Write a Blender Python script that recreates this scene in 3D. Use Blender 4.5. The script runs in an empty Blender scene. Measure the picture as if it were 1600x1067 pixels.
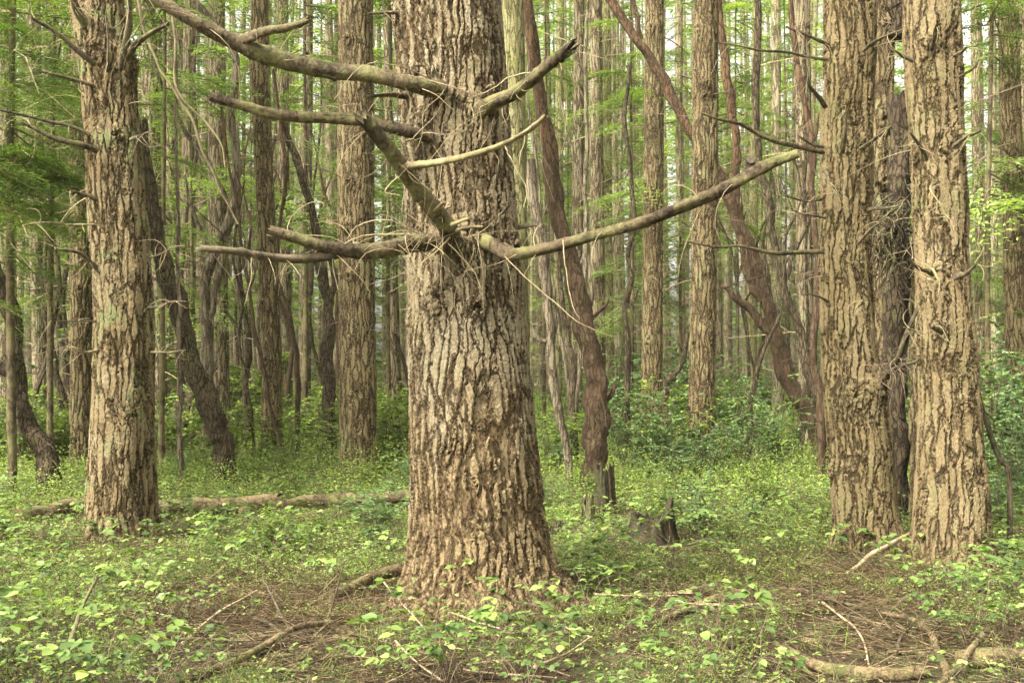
import bpy, math
import numpy as np
from math import radians, pi
rng = np.random.default_rng(11)
F, CX, HY, CH = 1715.0, 800.0, 590.0, 1.4      # focal length and horizon of the view, camera height in metres
scene = bpy.context.scene
COL = scene.collection

def W(x, y, d): return np.array([(x-CX)/F*d, d, CH+(HY-y)/F*d])
def gz(X, Y):
    X = np.asarray(X, float); Y = np.asarray(Y, float)
    return 0.012*np.sin(X*1.3+Y*.7)+0.012*np.sin(X*.6-Y*1.1+2)+0.008*np.sin(X*4.1+Y*3.3)+0.008*np.sin(Y*5.2-X*2.2)-.015
def G(x, y, up=0.0):
    d = CH*F/(y-HY); X = (x-CX)/F*d
    return np.array([X, d, float(gz(X, d))+up])
def nrm(a): return a/np.maximum(np.linalg.norm(a, axis=-1, keepdims=True), 1e-9)

# ---------------------------------------------------------------- mesh building
class MB:
    def __init__(s): s.v=[]; s.f=[]; s.n=0
    def add(s, v, f, r=0.5, m=0):
        v = np.asarray(v, float).reshape(-1, 3); f = np.asarray(f, int)
        if len(v) == 0 or len(f) == 0: return
        r = np.broadcast_to(np.asarray(r, float), (len(f),))
        s.v.append(v); s.f.append((f+s.n, r, m)); s.n += len(v)
    def mesh(s, name, mats, org=(0,0,0), smooth=True):
        me = bpy.data.meshes.new(name)
        v = np.concatenate(s.v)-np.asarray(org, float)
        loops = np.concatenate([f.ravel() for f, r, m in s.f])
        sizes = np.concatenate([np.full(len(f), f.shape[1]) for f, r, m in s.f])
        rr = np.concatenate([r for f, r, m in s.f]); mi = np.concatenate([np.full(len(f), m) for f, r, m in s.f])
        me.vertices.add(len(v)); me.vertices.foreach_set('co', v.astype(np.float32).ravel())
        me.loops.add(len(loops)); me.loops.foreach_set('vertex_index', loops.astype(np.int32))
        me.polygons.add(len(sizes))
        me.polygons.foreach_set('loop_start', np.concatenate([[0], np.cumsum(sizes)[:-1]]).astype(np.int32))
        me.polygons.foreach_set('material_index', mi.astype(np.int32))
        me.polygons.foreach_set('use_smooth', np.full(len(sizes), smooth))
        a = me.attributes.new('rnd', 'FLOAT', 'FACE'); a.data.foreach_set('value', rr.astype(np.float32))
        for m in mats: me.materials.append(m)
        me.update(calc_edges=True)
        return me

def link(name, me, parent=None, loc=(0,0,0)):
    o = bpy.data.objects.new(name, me); COL.objects.link(o)
    o.location = loc
    if parent: o.parent = parent
    return o
def tag(o, label=None, cat=None, group=None, kind=None):
    if label: o['label'] = label
    if cat: o['category'] = cat
    if group: o['group'] = group
    if kind: o['kind'] = kind
    return o
def copy_tree(o, loc, rz, sc, label=None):
    c = o.copy(); COL.objects.link(c); c.location = loc; c.rotation_euler = (0, 0, rz); c.scale = sc
    if label: c['label'] = label
    for ch in o.children:
        k = ch.copy(); COL.objects.link(k); k.parent = c
    return c

def resample(pts, n):
    pts = np.asarray(pts, float)
    if len(pts) == 2: t = np.linspace(0, 1, n)[:, None]; return pts[0]*(1-t)+pts[1]*t
    P = np.vstack([2*pts[0]-pts[1], pts, 2*pts[-1]-pts[-2]])
    m = len(pts)-1; u = np.linspace(0, m-1e-6, n); i = u.astype(int); t = (u-i)[:, None]
    a, b, c, d = P[i], P[i+1], P[i+2], P[i+3]
    return .5*(2*b+(c-a)*t+(2*a-5*b+4*c-d)*t*t+(3*b-a-3*c+d)*t**3)
def tubes(mb, P, R, seg=3, r=0.5, m=0, cap=False):
    """P (N,K,3) centre lines, R (N,K) radii: N tubes in one go."""
    P = np.asarray(P, float); N, K, _ = P.shape; R = np.broadcast_to(R, (N, K))
    if N == 0: return
    T = nrm(np.gradient(P, axis=1)); mean = nrm(P[:, -1]-P[:, 0])
    ref = np.where(np.abs(mean[:, 2:3]) > .8, np.array([[0, 1., 0]]), np.array([[0, 0, 1.]]))
    U = nrm(np.cross(T, ref[:, None, :]+0*T)); V = np.cross(T, U)
    a = np.arange(seg)*2*pi/seg
    v = P[:, :, None]+R[:, :, None, None]*(np.cos(a)[None, None, :, None]*U[:, :, None]+np.sin(a)[None, None, :, None]*V[:, :, None])
    k, j = np.meshgrid(np.arange(K-1), np.arange(seg), indexing='ij')
    q = np.stack([k*seg+j, k*seg+(j+1) % seg, (k+1)*seg+(j+1) % seg, (k+1)*seg+j], -1).reshape(-1, 4)
    f = (np.arange(N)[:, None, None]*K*seg+q[None]).reshape(-1, 4)
    rr = np.repeat(np.broadcast_to(r, (N,)), len(q))
    mb.add(v.reshape(-1, 3), f, rr, m)
    if cap:
        for e in (0, K-1):
            c = P[:, e]; ring = v[:, e]
            vv = np.concatenate([ring, c[:, None]], 1).reshape(-1, 3)
            tt = np.stack([np.arange(seg), (np.arange(seg)+1) % seg, np.full(seg, seg)], -1)
            mb.add(vv, (np.arange(N)[:, None, None]*(seg+1)+tt[None]).reshape(-1, 3), .5, m)
def limb(mb, pts, r0, r1, seg=14, n=None, rough=.08, r=0.5, m=0, ragged=0, wob=0.0, rad=None, collar=0):
    """one thick branch with an uneven surface, r0 at its first point"""
    pts = np.asarray(pts, float); L = np.linalg.norm(np.diff(pts, axis=0), axis=1).sum()
    n = n or int(np.clip(L/.03, 10, 90)); P = resample(pts, n); t = np.linspace(0, 1, n)
    if wob:
        ph = rng.uniform(0, 6, 6)
        P = P+wob*np.stack([np.sin(t*L*5+ph[0])+.5*np.sin(t*L*13+ph[1]), .5*np.sin(t*L*6+ph[2]), np.sin(t*L*6+ph[3])+.5*np.sin(t*L*12+ph[4])], -1)*np.sin(t*pi)[:, None]
    R = (r0+(r1-r0)*t) if rad is None else np.interp(t, np.linspace(0, 1, len(rad)), rad)
    T = nrm(np.gradient(P, axis=0)); ref = np.array([0, 0, 1.]) if abs(nrm(P[-1]-P[0])[2]) < .75 else np.array([0, 1., 0])
    U = nrm(np.cross(T, ref)); V = np.cross(T, U); a = np.arange(seg)*2*pi/seg
    p = rng.uniform(0, 6, 5)
    k = 1+rough*(np.sin(a[None]*2+t[:, None]*L*4+p[0])+.7*np.sin(a[None]*3-t[:, None]*L*9+p[1])+.9*np.sin(t[:, None]*L*11+p[2]+a[None])+.8*np.exp(-((t[:, None]*L*3+p[3]) % 1-.5)**2/.006))
    if seg >= 18 and n > 60:
        for _ in range(int(L/.07)):      # branch scars and small knots
            t0 = rng.uniform(.03, .97); a0 = rng.uniform(0, 2*pi); da = (a[None]-a0+pi) % (2*pi)-pi
            k = k+rng.uniform(.12, .38)*np.exp(-(da*R[:, None]/.013)**2-((t[:, None]-t0)*L/rng.uniform(.008, .02))**2)
        k = k*(1+.18*collar*np.exp(-t[:, None]*L/.05))+rng.normal(0, .022, (n, seg))
    RR = R[:, None]*k
    v = P[:, None]+RR[..., None]*(np.cos(a)[None, :, None]*U[:, None]+np.sin(a)[None, :, None]*V[:, None])
    if ragged:
        v[-1] += T[-1]*(rng.uniform(-.3, 1.0, seg)*ragged)[:, None]; v[-2] += T[-1]*(rng.uniform(-.2, .3, seg)*ragged)[:, None]
    i, j = np.meshgrid(np.arange(n-1), np.arange(seg), indexing='ij')
    f = np.stack([i*seg+j, i*seg+(j+1) % seg, (i+1)*seg+(j+1) % seg, (i+1)*seg+j], -1).reshape(-1, 4)
    mb.add(v.reshape(-1, 3), f, r, m)
    for e, s in ((0, 0), (n-1, 1)):
        c = P[e]-(T[e]*ragged*.6 if s and ragged else 0); vv = np.vstack([v[e], c[None]])
        mb.add(vv, np.stack([np.arange(seg), (np.arange(seg)+1) % seg, np.full(seg, seg)], -1), r, m)
    return P, R

# ---------------------------------------------------------------- materials
class NT:
    def __init__(s, t): s.t = t
    def n(s, typ, ins=None, **props):
        nd = s.t.nodes.new(typ)
        for k, v in props.items(): setattr(nd, k, v)
        for k, v in (ins or {}).items():
            sk = nd.inputs[k]
            if isinstance(v, bpy.types.NodeSocket): s.t.links.new(v, sk)
            else: sk.default_value = v
        return nd
    def m(s, op, a, b=0.0, c=0.0): return s.n('ShaderNodeMath', {0: a, 1: b, 2: c}, operation=op).outputs[0]
    def vm(s, op, a, b): return s.n('ShaderNodeVectorMath', {0: a, 1: b}, operation=op).outputs[0]
    def sm(s, v, lo, hi, a=0.0, b=1.0):
        return s.n('ShaderNodeMapRange', {'Value': v, 'From Min': lo, 'From Max': hi, 'To Min': a, 'To Max': b}, interpolation_type='SMOOTHSTEP').outputs[0]
    def mix(s, f, a, b, mode='MIX'):
        nd = s.n('ShaderNodeMix', {0: f}, data_type='RGBA', blend_type=mode)
        for k, v in ((6, a), (7, b)):
            if isinstance(v, bpy.types.NodeSocket): s.t.links.new(v, nd.inputs[k])
            else: nd.inputs[k].default_value = (*v, 1)
        return nd.outputs[2]
    def noise(s, v, sc, det=3, rough=.55): return s.n('ShaderNodeTexNoise', {'Vector': v, 'Scale': sc, 'Detail': det, 'Roughness': rough})
def newmat(name):
    m = bpy.data.materials.new(name); m.use_nodes = True; m.node_tree.nodes.clear()
    return m, NT(m.node_tree)
def coords(T, rand=True):
    co = T.n('ShaderNodeTexCoord').outputs['Object']
    if rand:
        r = T.n('ShaderNodeObjectInfo').outputs['Random']
        off = T.n('ShaderNodeCombineXYZ', {0: T.m('MULTIPLY', r, 37.0), 1: T.m('MULTIPLY', r, 91.0), 2: T.m('MULTIPLY', r, 53.0)}).outputs[0]
        return co, T.vm('ADD', co, off)
    return co, co
def finish(T, col, rough, hgt, depth, disp, mat, mid=.6, spec=.25, bumpd=None):
    ins = {'Base Color': col, 'Roughness': rough, 'Specular IOR Level': spec}
    if disp:
        mat.displacement_method = 'BOTH'
        d = T.n('ShaderNodeDisplacement', {'Height': hgt, 'Midlevel': mid, 'Scale': depth})
    else:
        ins['Normal'] = T.n('ShaderNodeBump', {'Height': hgt, 'Distance': bumpd or depth, 'Strength': 1.0}).outputs[0]
    b = T.n('ShaderNodeBsdfPrincipled', ins)
    o = T.n('ShaderNodeOutputMaterial', {'Surface': b.outputs[0]})
    if disp: T.t.links.new(d.outputs[0], o.inputs['Displacement'])

def bark(name, S, zs, depth, deep, edge, plateA, plateB, moss=.3, disp=True, fw=.2, warp=1.0, lichen=0.0, base_tint=None, mosscol=(.16, .19, .06), cw=.10, crumbs=3.4):
    mat, T = newmat(name); raw, co = coords(T)
    sep = T.n('ShaderNodeSeparateXYZ', {0: raw})
    w1 = T.vm('SUBTRACT', T.noise(co, 2.2, 2).outputs['Color'], (.5, .5, .5))
    w2 = T.vm('SUBTRACT', T.noise(co, 9.0, 3, .6).outputs['Color'], (.5, .5, .5))
    w3 = T.vm('SUBTRACT', T.noise(co, 38.0, 3, .7).outputs['Color'], (.5, .5, .5))
    k = warp/ S*14
    p = T.vm('ADD', co, T.vm('MULTIPLY', w1, (.16*k, .16*k, .25*k)))
    p = T.vm('ADD', p, T.vm('MULTIPLY', w2, (.055*k, .055*k, .16*k)))
    p = T.vm('ADD', p, T.vm('MULTIPLY', w3, (.016*k, .016*k, .035*k)))
    e1 = T.n('ShaderNodeTexVoronoi', {'Vector': T.vm('MULTIPLY', p, (S, S, S*zs)), 'Scale': 1.0}, feature='DISTANCE_TO_EDGE').outputs[0]
    e2 = T.n('ShaderNodeTexVoronoi', {'Vector': T.vm('MULTIPLY', p, (S*2.3, S*2.3, S*2.3*.5)), 'Scale': 1.0}, feature='DISTANCE_TO_EDGE').outputs[0]
    flake = T.noise(T.vm('MULTIPLY', p, (S*1.3, S*1.3, S*6.0)), 1.0, 4, .65).outputs[0]
    crumb = T.noise(T.vm('MULTIPLY', co, (1, 1, .6)), S*crumbs, 5, .78).outputs[0]
    lum = T.noise(co, S*.35, 3).outputs[0]
    if base_tint:      # crumbling orange zone where the papery plates have worn off
        g = T.sm(T.m('ADD', sep.outputs[2], T.m('MULTIPLY', T.noise(T.vm('MULTIPLY', co, (1, 1, .45)), 3.4, 4, .6).outputs[0], 3.6)), base_tint[1], base_tint[2], 1.0, 0.0)
    wv = T.sm(T.noise(co, 2.1, 2).outputs[0], .35, .7, -.05, .06)
    e = T.m('ADD', T.m('ADD', e1, wv), T.m('ADD', T.m('MULTIPLY', T.m('SUBTRACT', crumb, .5), .42), T.m('MULTIPLY', T.m('SUBTRACT', flake, .5), .14)))
    if base_tint and disp: e = T.m('SUBTRACT', e, T.m('MULTIPLY', g, .10))
    fis = T.sm(e, fw*.25, fw)
    crk = T.sm(e2, .0, cw); flk = T.sm(flake, .42, .52)
    h = T.m('ADD', T.m('MULTIPLY', fis, .55), T.m('MULTIPLY', T.m('MULTIPLY', crk, fis), .10))
    h = T.m('ADD', h, T.m('MULTIPLY', T.m('MULTIPLY', flk, fis), .09))
    h = T.m('ADD', h, T.m('MULTIPLY', crumb, .55))
    h = T.m('ADD', h, T.m('MULTIPLY', lum, .25))
    pl = T.mix(T.sm(T.noise(co, 2.6, 4, .6).outputs[0], .38, .62), plateA, plateB)
    if lichen:
        lm = T.m('MULTIPLY', T.sm(T.noise(co, 4.5, 5, .7).outputs[0], .56, .66), lichen)
        pl = T.mix(lm, pl, (.40, .41, .30))
    if base_tint: pl = T.mix(T.m('MULTIPLY', g, .8), pl, base_tint[0])
    pl = T.mix(T.m('MULTIPLY', T.m('SUBTRACT', 1.0, T.m('MULTIPLY', crk, flk)), .55), pl, edge)
    if moss:
        mm = T.m('MULTIPLY', T.sm(T.noise(co, 3.3, 6, .7).outputs[0], .50, .68), moss)
        pl = T.mix(mm, pl, mosscol)
    c = T.mix(T.sm(fis, .1, .8), T.mix(T.sm(crumb, .38, .60), deep, edge), pl)
    c = T.mix(T.sm(e1, .0, fw*.22, .7, 0), c, deep)  # crevice shade painted near-black along fissure bottoms, over the browner inner bark
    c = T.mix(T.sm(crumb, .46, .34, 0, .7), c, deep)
    c = T.mix(T.sm(crumb, .54, .68, 0, .35), c, tuple(min(1, x*1.25) for x in plateB))
    finish(T, c, .9, h, depth, disp, mat, mid=.75)
    return mat

def wood(name, A, B, sc=30, stretch=.15, moss=0.0, depth=.004, peel=None, mosscol=(.17, .19, .05), moss_scale=5.0):
    mat, T = newmat(name); raw, co = coords(T)
    f1 = T.noise(T.vm('MULTIPLY', co, (1, 1, stretch)), sc, 5, .7).outputs[0]
    f2 = T.noise(co, sc*1.8, 4, .7).outputs[0]; f3 = T.noise(co, 4.0, 3, .6).outputs[0]
    c = T.mix(T.sm(T.m('ADD', f1, T.m('MULTIPLY', T.m('SUBTRACT', f3, .5), .8)), .35, .65), A, B)
    c = T.mix(T.sm(f2, .3, .7, .35, 0), c, tuple(x*.45 for x in A))
    if peel:
        c = T.mix(T.sm(T.noise(T.vm('MULTIPLY', co, (1, 1, .35)), 3.0, 5, .65).outputs[0], peel[1], peel[1]+.05), c, peel[0])
    c = T.mix(T.sm(T.n('ShaderNodeTexVoronoi', {'Vector': co, 'Scale': sc*1.6}).outputs[0], .22, .12, 0, .6), c, tuple(x*.5 for x in A))
    c = T.mix(T.sm(T.noise(co, sc*.8, 5, .8).outputs[0], .56, .66, 0, .5), c, tuple(min(1, x*1.35) for x in B))
    if moss: c = T.mix(T.m('MULTIPLY', T.sm(T.noise(co, moss_scale, 6, .7).outputs[0], .45, .62), moss), c, mosscol)
    finish(T, c, .8, T.m('ADD', f1, T.m('MULTIPLY', f2, .7)), depth, False, mat, bumpd=depth)
    return mat

def leafmat(name, cols, trans=.35, rough=.5, spec=.35, tcol=(1.25, 1.35, .55)):
    mat, T = newmat(name)
    r = T.n('ShaderNodeAttribute', attribute_name='rnd').outputs['Fac']
    rp = T.n('ShaderNodeValToRGB', {0: r}); el = rp.color_ramp.elements
    while len(el) < len(cols): el.new(.5)
    for i, c in enumerate(cols): el[i].position = i/(len(cols)-1); el[i].color = (*c, 1)
    b = T.n('ShaderNodeBsdfPrincipled', {'Base Color': rp.outputs[0], 'Roughness': rough, 'Specular IOR Level': spec})
    tc = T.mix(1.0, rp.outputs[0], tcol, 'MULTIPLY')
    t = T.n('ShaderNodeBsdfTranslucent', {'Color': tc})
    mx = T.n('ShaderNodeMixShader', {0: trans, 1: b.outputs[0], 2: t.outputs[0]})
    T.n('ShaderNodeOutputMaterial', {'Surface': mx.outputs[0]})
    return mat

M = {}
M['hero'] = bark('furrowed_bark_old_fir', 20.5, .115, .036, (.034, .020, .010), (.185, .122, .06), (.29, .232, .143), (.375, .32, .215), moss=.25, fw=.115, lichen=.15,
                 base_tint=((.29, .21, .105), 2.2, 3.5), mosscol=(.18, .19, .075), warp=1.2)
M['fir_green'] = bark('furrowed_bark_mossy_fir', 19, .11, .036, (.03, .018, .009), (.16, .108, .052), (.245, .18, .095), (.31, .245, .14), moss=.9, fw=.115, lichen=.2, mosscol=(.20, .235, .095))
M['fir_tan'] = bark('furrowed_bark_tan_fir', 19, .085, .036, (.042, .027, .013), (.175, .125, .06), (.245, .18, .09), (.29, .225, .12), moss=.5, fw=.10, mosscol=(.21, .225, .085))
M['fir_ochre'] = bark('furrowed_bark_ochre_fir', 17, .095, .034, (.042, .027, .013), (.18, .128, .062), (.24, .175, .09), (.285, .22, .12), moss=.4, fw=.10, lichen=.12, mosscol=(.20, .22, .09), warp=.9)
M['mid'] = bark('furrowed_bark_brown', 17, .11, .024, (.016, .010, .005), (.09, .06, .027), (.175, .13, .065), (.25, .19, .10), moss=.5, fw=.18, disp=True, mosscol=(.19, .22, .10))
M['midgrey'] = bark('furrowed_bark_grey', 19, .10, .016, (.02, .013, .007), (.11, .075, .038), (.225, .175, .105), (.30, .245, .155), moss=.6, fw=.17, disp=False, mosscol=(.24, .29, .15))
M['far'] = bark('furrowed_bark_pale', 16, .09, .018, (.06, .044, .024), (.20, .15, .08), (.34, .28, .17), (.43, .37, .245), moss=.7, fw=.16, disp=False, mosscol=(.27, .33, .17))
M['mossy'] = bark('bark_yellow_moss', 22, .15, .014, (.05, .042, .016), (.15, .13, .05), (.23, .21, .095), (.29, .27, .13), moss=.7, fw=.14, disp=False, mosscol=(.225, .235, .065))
M['branch'] = wood('dead_branch_bark', (.04, .026, .014), (.16, .118, .065), 30, .6, .5, .016, mosscol=(.20, .20, .07))
M['branchmid'] = wood('dead_branch_brown', (.028, .018, .010), (.12, .085, .046), 30, .6, .5, .014, mosscol=(.22, .22, .075))
M['branchpale'] = wood('dead_branch_pale', (.11, .08, .043), (.25, .20, .11), 26, .6, .35, .006, mosscol=(.34, .33, .13))
M['branchdark'] = wood('dead_branch_dark', (.04, .03, .02), (.15, .11, .07), 30, .6, .4, .01, mosscol=(.14, .15, .05))
M['twig'] = wood('dead_twig', (.25, .19, .105), (.48, .39, .23), 40, 1, 0, .001)
M['twigdark'] = wood('dead_twig_dark', (.09, .06, .04), (.20, .145, .095), 40, 1, 0, .001)
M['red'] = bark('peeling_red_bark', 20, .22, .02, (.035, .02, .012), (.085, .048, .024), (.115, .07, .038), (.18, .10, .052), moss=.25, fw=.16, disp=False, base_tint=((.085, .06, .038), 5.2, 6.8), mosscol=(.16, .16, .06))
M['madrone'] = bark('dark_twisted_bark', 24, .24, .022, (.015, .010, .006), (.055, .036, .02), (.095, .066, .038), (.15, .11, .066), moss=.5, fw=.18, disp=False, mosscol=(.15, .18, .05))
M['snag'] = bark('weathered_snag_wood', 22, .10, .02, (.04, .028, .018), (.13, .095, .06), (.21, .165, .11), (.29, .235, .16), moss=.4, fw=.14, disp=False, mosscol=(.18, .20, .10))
M['log'] = wood('fallen_log_bark', (.04, .026, .014), (.215, .15, .08), 26, .8, .35, .014, mosscol=(.16, .18, .05))
M['logpale'] = wood('fallen_pole_pale', (.22, .16, .09), (.50, .40, .25), 30, .5, .0, .005)
M['stump'] = wood('rotten_stump_wood', (.010, .007, .004), (.05, .033, .018), 14, .15, .2, .02, mosscol=(.14, .17, .05))
M['needle'] = leafmat('conifer_needles', [(.045, .075, .022), (.10, .155, .042), (.175, .245, .068), (.28, .36, .10)], .45, .5, .3)
M['needlefar'] = leafmat('conifer_needles_pale', [(.12, .18, .055), (.18, .27, .08), (.27, .37, .12), (.38, .47, .18)], .55, .55, .25)
M['cover'] = leafmat('bramble_leaves', [(.025, .048, .014), (.08, .132, .034), (.175, .25, .06), (.33, .40, .12)], .35, .5, .4)
M['cover2'] = leafmat('undergrowth_leaves', [(.028, .052, .014), (.115, .175, .038), (.24, .32, .065), (.38, .45, .12)], .38, .5, .3)
M['shrub'] = leafmat('huckleberry_leaves', [(.065, .115, .05), (.13, .205, .085), (.215, .31, .13), (.34, .44, .18)], .3, .35, .55)
M['fern'] = leafmat('fern_leaves', [(.08, .14, .04), (.15, .23, .06), (.24, .33, .10), (.38, .45, .19)], .3, .45, .4)
M['litterleaf'] = leafmat('dead_leaf_litter', [(.02, .012, .006), (.06, .038, .02), (.135, .09, .048), (.34, .255, .15)], .1, .8, .15, (1, .9, .7))
def groundmat():
    mat, T = newmat('forest_soil'); raw, co = coords(T, False)
    a = T.noise(co, 1.1, 5, .65).outputs[0]; b = T.noise(co, 14, 6, .8).outputs[0]; c = T.noise(co, 60, 5, .8).outputs[0]
    col = T.mix(T.sm(b, .35, .65), (.022, .014, .008), (.075, .05, .027))
    col = T.mix(T.sm(c, .45, .7), col, (.18, .13, .075))
    col = T.mix(T.m('MULTIPLY', T.sm(a, .45, .6), .75), col, (.085, .115, .03))
    finish(T, col, .95, T.m('ADD', b, T.m('MULTIPLY', c, .5)), .05, False, mat, bumpd=.04)
    return mat
M['soil'] = groundmat()

# ---------------------------------------------------------------- ground
def grid_axis(lo, hi, n, pw=2.2):
    u = np.linspace(-1, 1, n); s = np.sign(u)*np.abs(u)**pw
    return np.where(s < 0, -s*lo, s*hi)
gx = grid_axis(-260, 260, 221); gy = grid_axis(-120, 300, 321)+0.0
X, Y = np.meshgrid(gx, gy+6); Z = gz(X, Y)
mb = MB(); nx, ny = len(gx), len(gy); i, j = np.meshgrid(np.arange(ny-1), np.arange(nx-1), indexing='ij')
mb.add(np.stack([X, Y, Z], -1), np.stack([i*nx+j, i*nx+j+1, (i+1)*nx+j+1, (i+1)*nx+j], -1).reshape(-1, 4))
tag(link('ground', mb.mesh('ground', [M['soil']])), 'brown forest floor of soil and needles', None, None, 'structure')

# ---------------------------------------------------------------- trunks
def trunk_mesh(mb, edges, d, nth, dz, ztop, flare=.35, lobes=5, knots=(), zbase=-.15, ang=None, zdense=None, lump=.02, flz=.22):
    e = np.array(edges, float); o = np.argsort(-e[:, 0]); e = e[o]
    z = CH+(HY-e[:, 0])/F*d; xc = ((e[:, 1]+e[:, 2])/2-CX)/F*d; r = (e[:, 2]-e[:, 1])/2/F*d
    zd = zdense if zdense is not None else CH+(HY+50)/F*d
    zz = np.concatenate([np.arange(zbase, zd, dz), np.arange(zd, ztop, .25)])
    sl = (xc[-1]-xc[-3])/max(z[-1]-z[-3], .1) if len(z) > 2 else 0; tp = max((r[-3]-r[-1])/max(z[-1]-z[-3], .1), .006) if len(z) > 2 else .008
    ext = np.maximum(zz-z[-1], 0)
    k = max(3, int(.25/dz)) | 1
    def sm(a): 
        b = np.pad(a, k//2, mode='edge'); return np.convolve(b, np.ones(k)/k, 'valid')
    zc = sm(np.interp(zz, z, xc))+ext*np.clip(sl, -.03, .03); rr = np.maximum(sm(np.interp(zz, z, r))-ext*tp, .03)
    th = np.arange(nth)*2*pi/nth; ph = rng.uniform(0, 6, 8)
    A, ZZ = np.meshgrid(th, zz)
    h = np.maximum(ZZ, -.2)
    lob = np.maximum(np.cos(A*lobes/2.0+ph[0]+.6*np.sin(A+ph[1])), 0)**2 if lobes % 2 == 0 else .5+.5*np.cos(A*lobes+ph[0]+.8*np.sin(A*2+ph[1]))
    R = rr[:, None]*(1+flare*(.35+.65*lob)*np.exp(-h/flz)+.045*np.sin(A*2+ph[2]+ZZ*.5)*np.exp(-h/2.5)+.02*np.sin(A*3+ph[3]+ZZ*1.1))
    R = R+lump*(.5*np.sin(A*4+ZZ*2.3+ph[4])*np.sin(ZZ*3.1+ph[5])+.35*np.sin(A*9+ZZ*5+ph[6])*np.sin(ZZ*6.1+A*2+ph[7]))
    for kx, ky, kr, kh in knots:          # knots and burls on the side that faces the camera
        kz = CH+(HY-ky)/F*d; kc = np.interp(kz, zz, zc); kR = np.interp(kz, zz, rr)
        s = np.clip(((kx-CX)/F*(d-kR*.8)-kc)/kR, -.98, .98); ka = -math.acos(s)
        da = (A-ka+pi) % (2*pi)-pi; q = ((da*kR)**2+(ZZ-kz)**2)/kr**2
        R = R+kh*np.exp(-q)*(1+.35*np.sin(6*np.arctan2(ZZ-kz, da*kR)+9*np.sqrt(q)))-kh*1.3*np.exp(-q*7)
    v = np.stack([zc[:, None]+R*np.cos(A), d+R*np.sin(A), ZZ], -1)
    n, m = len(zz), nth; i, j = np.meshgrid(np.arange(n-1), np.arange(m), indexing='ij')
    mb.add(v.reshape(-1, 3), np.stack([i*m+j, i*m+(j+1) % m, (i+1)*m+(j+1) % m, (i+1)*m+j], -1).reshape(-1, 4))
    tp_ = np.vstack([v[-1], [[zc[-1], d, zz[-1]+.05]]])
    mb.add(tp_, np.stack([np.arange(m), (np.arange(m)+1) % m, np.full(m, m)], -1))
    return zz, zc, rr

def curly(n, start, L, rad, drop=.4, curl=.5, K=9, dirs=None):
    """n thin twigs that wander as they grow"""
    d = nrm(rng.normal(0, 1, (n, 3))) if dirs is None else nrm(dirs)
    P = np.zeros((n, K, 3)); P[:, 0] = start; c = rng.normal(0, curl, (n, 3))
    st = (L/(K-1))[:, None] if np.ndim(L) else L/(K-1)
    for k in range(1, K):
        c = c*.8+rng.normal(0, curl*.6, (n, 3)); d = nrm(d+c*.35+np.array([0, 0, -drop*.18])); P[:, k] = P[:, k-1]+d*st
    R = np.linspace(1, .35, K)[None]*np.broadcast_to(rad, (n,))[:, None]
    return P, R

def dead_twigs(zz, zc, rr, d, n, z0, z1, mb, Lr=(.25, 1.3), rad=.007, seg=3, droop=.25):
    z = rng.uniform(z0, z1, n); a = rng.uniform(0, 2*pi, n)
    c = np.interp(z, zz, zc); r = np.interp(z, zz, rr)*.9
    s = np.stack([c+r*np.cos(a), d+r*np.sin(a), z], -1)
    L = rng.uniform(0, 1, n)**1.6*(Lr[1]-Lr[0])+Lr[0]
    dr = np.stack([np.cos(a), np.sin(a), rng.uniform(-.15, .45, n)], -1)
    P, R = curly(n, s, L, rng.uniform(.6, 1.5, n)*rad, droop, .22, 7, dr)
    tubes(mb, P, R, seg)
    # finer side twigs
    k = rng.integers(2, 6, n*2); w = np.repeat(np.arange(n), 2); st = P[w, k]
    dd = nrm(P[w, k]-P[w, k-1])+rng.normal(0, .6, (2*n, 3))
    P2, R2 = curly(2*n, st, L[w]*rng.uniform(.2, .5, 2*n), rad*.45, .5, .35, 5, dd); tubes(mb, P2, R2, seg)

def branch_part(root, org, pts, r0, r1, mat='branch', ragged=0, twigs=0, tl=(.08, .3), wob=.0, rad=None, trad=.0022, seg=14, tmat='twig', label=None, rough=.11, collar=0):
    if twigs: twigs = max(twigs, 5)
    hi = r0 > .02 and pts[0][1] < 7.2; Lb = np.linalg.norm(np.diff(np.array(pts), axis=0), axis=1).sum()
    b = MB(); P, R = limb(b, pts, r0, r1, seg=22 if hi else seg, n=int(np.clip(Lb/.011, 64, 260)) if hi else None, ragged=ragged, wob=wob, rad=rad, rough=rough*.8 if hi else rough, collar=1 if hi else 0)
    o = link('branch', b.mesh('branch', [M[mat]], org), root)
    if label: o['label'] = label
    if twigs:
        t = MB(); i = rng.integers(3, len(P), twigs)
        Pt, Rt = curly(twigs, P[i], rng.uniform(*tl, twigs), rng.uniform(.6, 1.3, twigs)*trad, .9, .55, 9); tubes(t, Pt, Rt, 4)
        link('twig_spray', t.mesh('twig_spray', [M[tmat]], org), o)['kind'] = 'stuff'
    return o

def px(pts, d):      # picture points (x, y[, depth]) -> world
    return [W(p[0], p[1], p[2] if len(p) > 2 else d) for p in pts]

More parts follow.
